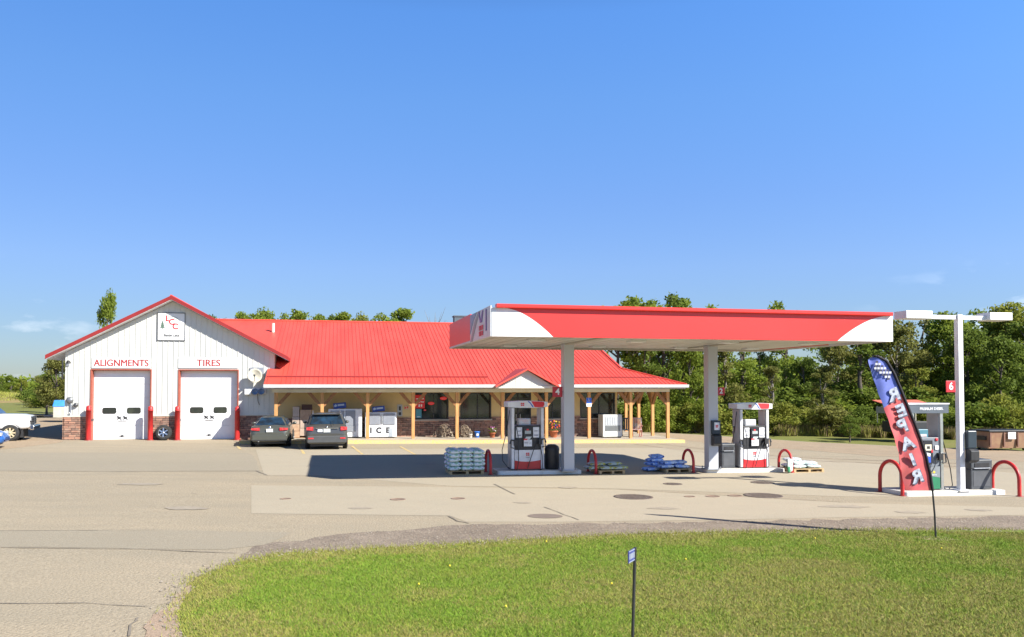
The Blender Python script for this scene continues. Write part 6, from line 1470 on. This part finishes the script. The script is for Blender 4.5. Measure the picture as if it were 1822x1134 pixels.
GM = {k: ground_mat('blade_' + k, a, b, c, .5, 2.5, 14, amt=.8, bump=0, dark=d) for k, a, b, c, d in (
 ('green', (.185, .30, .028), (.235, .30, .038), (.15, .27, .025), (.12, .20, .025)), ('pale', (.28, .315, .052), (.30, .285, .068), (.25, .30, .042), (.22, .20, .05)), ('dry', (.34, .275, .095), (.29, .235, .08), (.32, .285, .11), (.22, .16, .08)))}
x, y = scatter(lawn_poly, -5, 15, 8.2, 18, 900000, .35)
dn = clump(x, y, 1, 1.1) * .5 + clump(x, y, 2, .35) * .3 + clump(x, y, 3, 3.1) * .5
E_ = np.array([(p.x, p.y) for p in edge[1:]]); E_ = np.concatenate([E_[:-1] + (E_[1:] - E_[:-1]) * t_ for t_ in np.linspace(0, 1, 9)[:-1]]); de = np.full(len(x), 9.)
for p in E_: de = np.minimum(de, np.hypot(x - p[0], y - p[1]))
dn = dn + np.clip(.9 - de, 0, 1) * .45 + clump(x, y, 9, .16) * .12 - .06
keep = rng.random(len(x)) < np.clip(.6 + de, .5, .95); x, y, dn = x[keep], y[keep], dn[keep]
z = zg_ = -EPS * x + .008
r1 = rng.random(len(x)); dry = r1 < np.clip((dn - .48) * 1.5, .03, .6); pale = (~dry) & (r1 > 1 - np.clip(dn * .85 - .15, .1, .7)); grn = ~(dry | pale)
for k, mk, h in (('green', grn, .034), ('pale', pale, .034), ('dry', dry, .028)): tri_field('lawn_grass', np.stack([x[mk], y[mk], z[mk]], 1), h, .010, GM[k], 1.1)
# ragged dry edge spilling over the gravel
ex, ey = [], []
for p in edge_w:
    for k in range(90): s_ = .09 if k % 3 else .2; ex.append(p[0] + rng.normal() * s_); ey.append(p[1] + rng.normal() * s_)
ex, ey = np.array(ex), np.array(ey); tri_field('edge_grass', np.stack([ex, ey, -EPS * ex], 1), .06, .010, GM['pale'], .8)
# loose stones on the gravel
def stones(name, P, s, m):
    n = len(P); r_ = s * (.4 + rng.random(n) ** 2 * 1.2)[:, None]; o_ = np.array([(1, 0, .2), (-.5, .9, .15), (-.5, -.8, .25), (0, 0, .8)]); V = np.empty((n, 4, 3)); a = rng.random(n) * 6.283; c, s_ = np.cos(a), np.sin(a)
    for k in range(4):
        x_, y_, z_ = o_[k]; V[:, k, 0] = P[:, 0] + (x_ * c - y_ * s_) * r_[:, 0]; V[:, k, 1] = P[:, 1] + (x_ * s_ + y_ * c) * r_[:, 0]; V[:, k, 2] = P[:, 2] + z_ * r_[:, 0]
    F = np.array([(0, 1, 3), (1, 2, 3), (2, 0, 3)])[None] + 4 * np.arange(n)[:, None, None]; me = bpy.data.meshes.new(name); me.vertices.add(4 * n); me.vertices.foreach_set('co', V.reshape(-1)); me.loops.add(9 * n); me.loops.foreach_set('vertex_index', F.reshape(-1)); me.polygons.add(3 * n)
    me.polygons.foreach_set('loop_start', np.arange(0, 9 * n, 3)); me.polygons.foreach_set('loop_total', np.full(3 * n, 3)); me.materials.append(m); me.update(); me.validate(); return tag(link(bpy.data.objects.new(name, me)), kind='stuff')
gp = [(p[0], p[1]) for p in grav]; x = rng.uniform(-9, 22, 26000); y = rng.uniform(11, 21, 26000); k = in_poly(x, y, gp); x, y = x[k], y[k]
lx_, ly_ = [], []
for p in edge_w[:90]:
    for _ in range(14): lx_.append(p[0] - abs(rng.normal()) * .22 - .03); ly_.append(p[1] + rng.normal() * .15)
x = np.concatenate([x, lx_]); y = np.concatenate([y, ly_])
stones('gravel_stones', np.stack([x, y, -EPS * x + .008], 1), .022, mat('stone_grey', (.36, .31, .25), .85, col2=(.20, .165, .13), scale=14))
# weeds at the foot of the wood
def strip(pxs, n, hj, m, name, w=.03):
    P = []
    for _ in range(n):
        px = random.uniform(*pxs); y0 = np.interp(px, [1040, 1140, 1250, 1440, 1600, 1822, 1900], [56, 56, 55, 53.5, 52.5, 51.5, 51.5]); Y = y0 + random.random() ** 1.5 * 4 + clump(np.array([px]), np.array([1.]), 5, 14)[0] * 1.5; X = (px - W_PX / 2) / F_PX * Y; P.append((X, Y, zg(X)))
    tri_field(name, np.array(P), hj, w, m, .3)
strip((1040, 1900), 34000, .5, GM['pale'], 'tall_weeds', .05)
strip((1180, 1900), 22000, .6, ground_mat('weed_brown', (.22, .16, .08), (.26, .20, .10), (.17, .13, .07), .5, 2, 10), 'tall_weeds', .05)
# field grass on the far left rise
P = []
for _ in range(16000):
    X = random.uniform(-118, -70); Y = random.uniform(106, 128); hx = (X + 95) / 27; hy = (Y - 125) / 18; q = max(0, 1 - hx * hx) * max(0, 1 - hy * hy); P.append((X, Y, zg(X) - .1 + 1.7 * q ** .7))
tri_field('field_grass', np.array(P), .3, .08, GM['pale'], .8)
# far wood closing the horizon, reading as one mass
bl = []
for k in range(420):
    X = random.uniform(15, 110); Y = random.uniform(74, 86); bl.append((X, Y, random.uniform(.5, 5.0) + zg(X), random.uniform(1.2, 2.0)))
o = link(bpy.data.objects.new('distant_wood', leaf_mesh('distant_wood', bl, 75, .26, LEAFM[1]))); tag(o, kind='stuff')
bl = []
for k in range(260):
    X = random.uniform(-190, 10); Y = random.uniform(150, 175); bl.append((X, Y, random.uniform(.5, 3.0) + zg(X), random.uniform(1.5, 2.5)))
o = link(bpy.data.objects.new('distant_wood', leaf_mesh('distant_wood2', bl, 40, .4, LEAFM[1]))); tag(o, kind='stuff')
# a few dandelions
m = MB()
for px, py in ((1088, 1044), (972, 968), (745, 1045), (1675, 980), (800, 1012), (1220, 1000), (1450, 962), (900, 1085)):
    g = G(px, py); m.ball((g.x, g.y, g.z + .05), .018, 0, 6, 4)
tag(m.build('dandelions', mat('dandelion_yellow', (.75, .60, .04), .7)), kind='stuff')
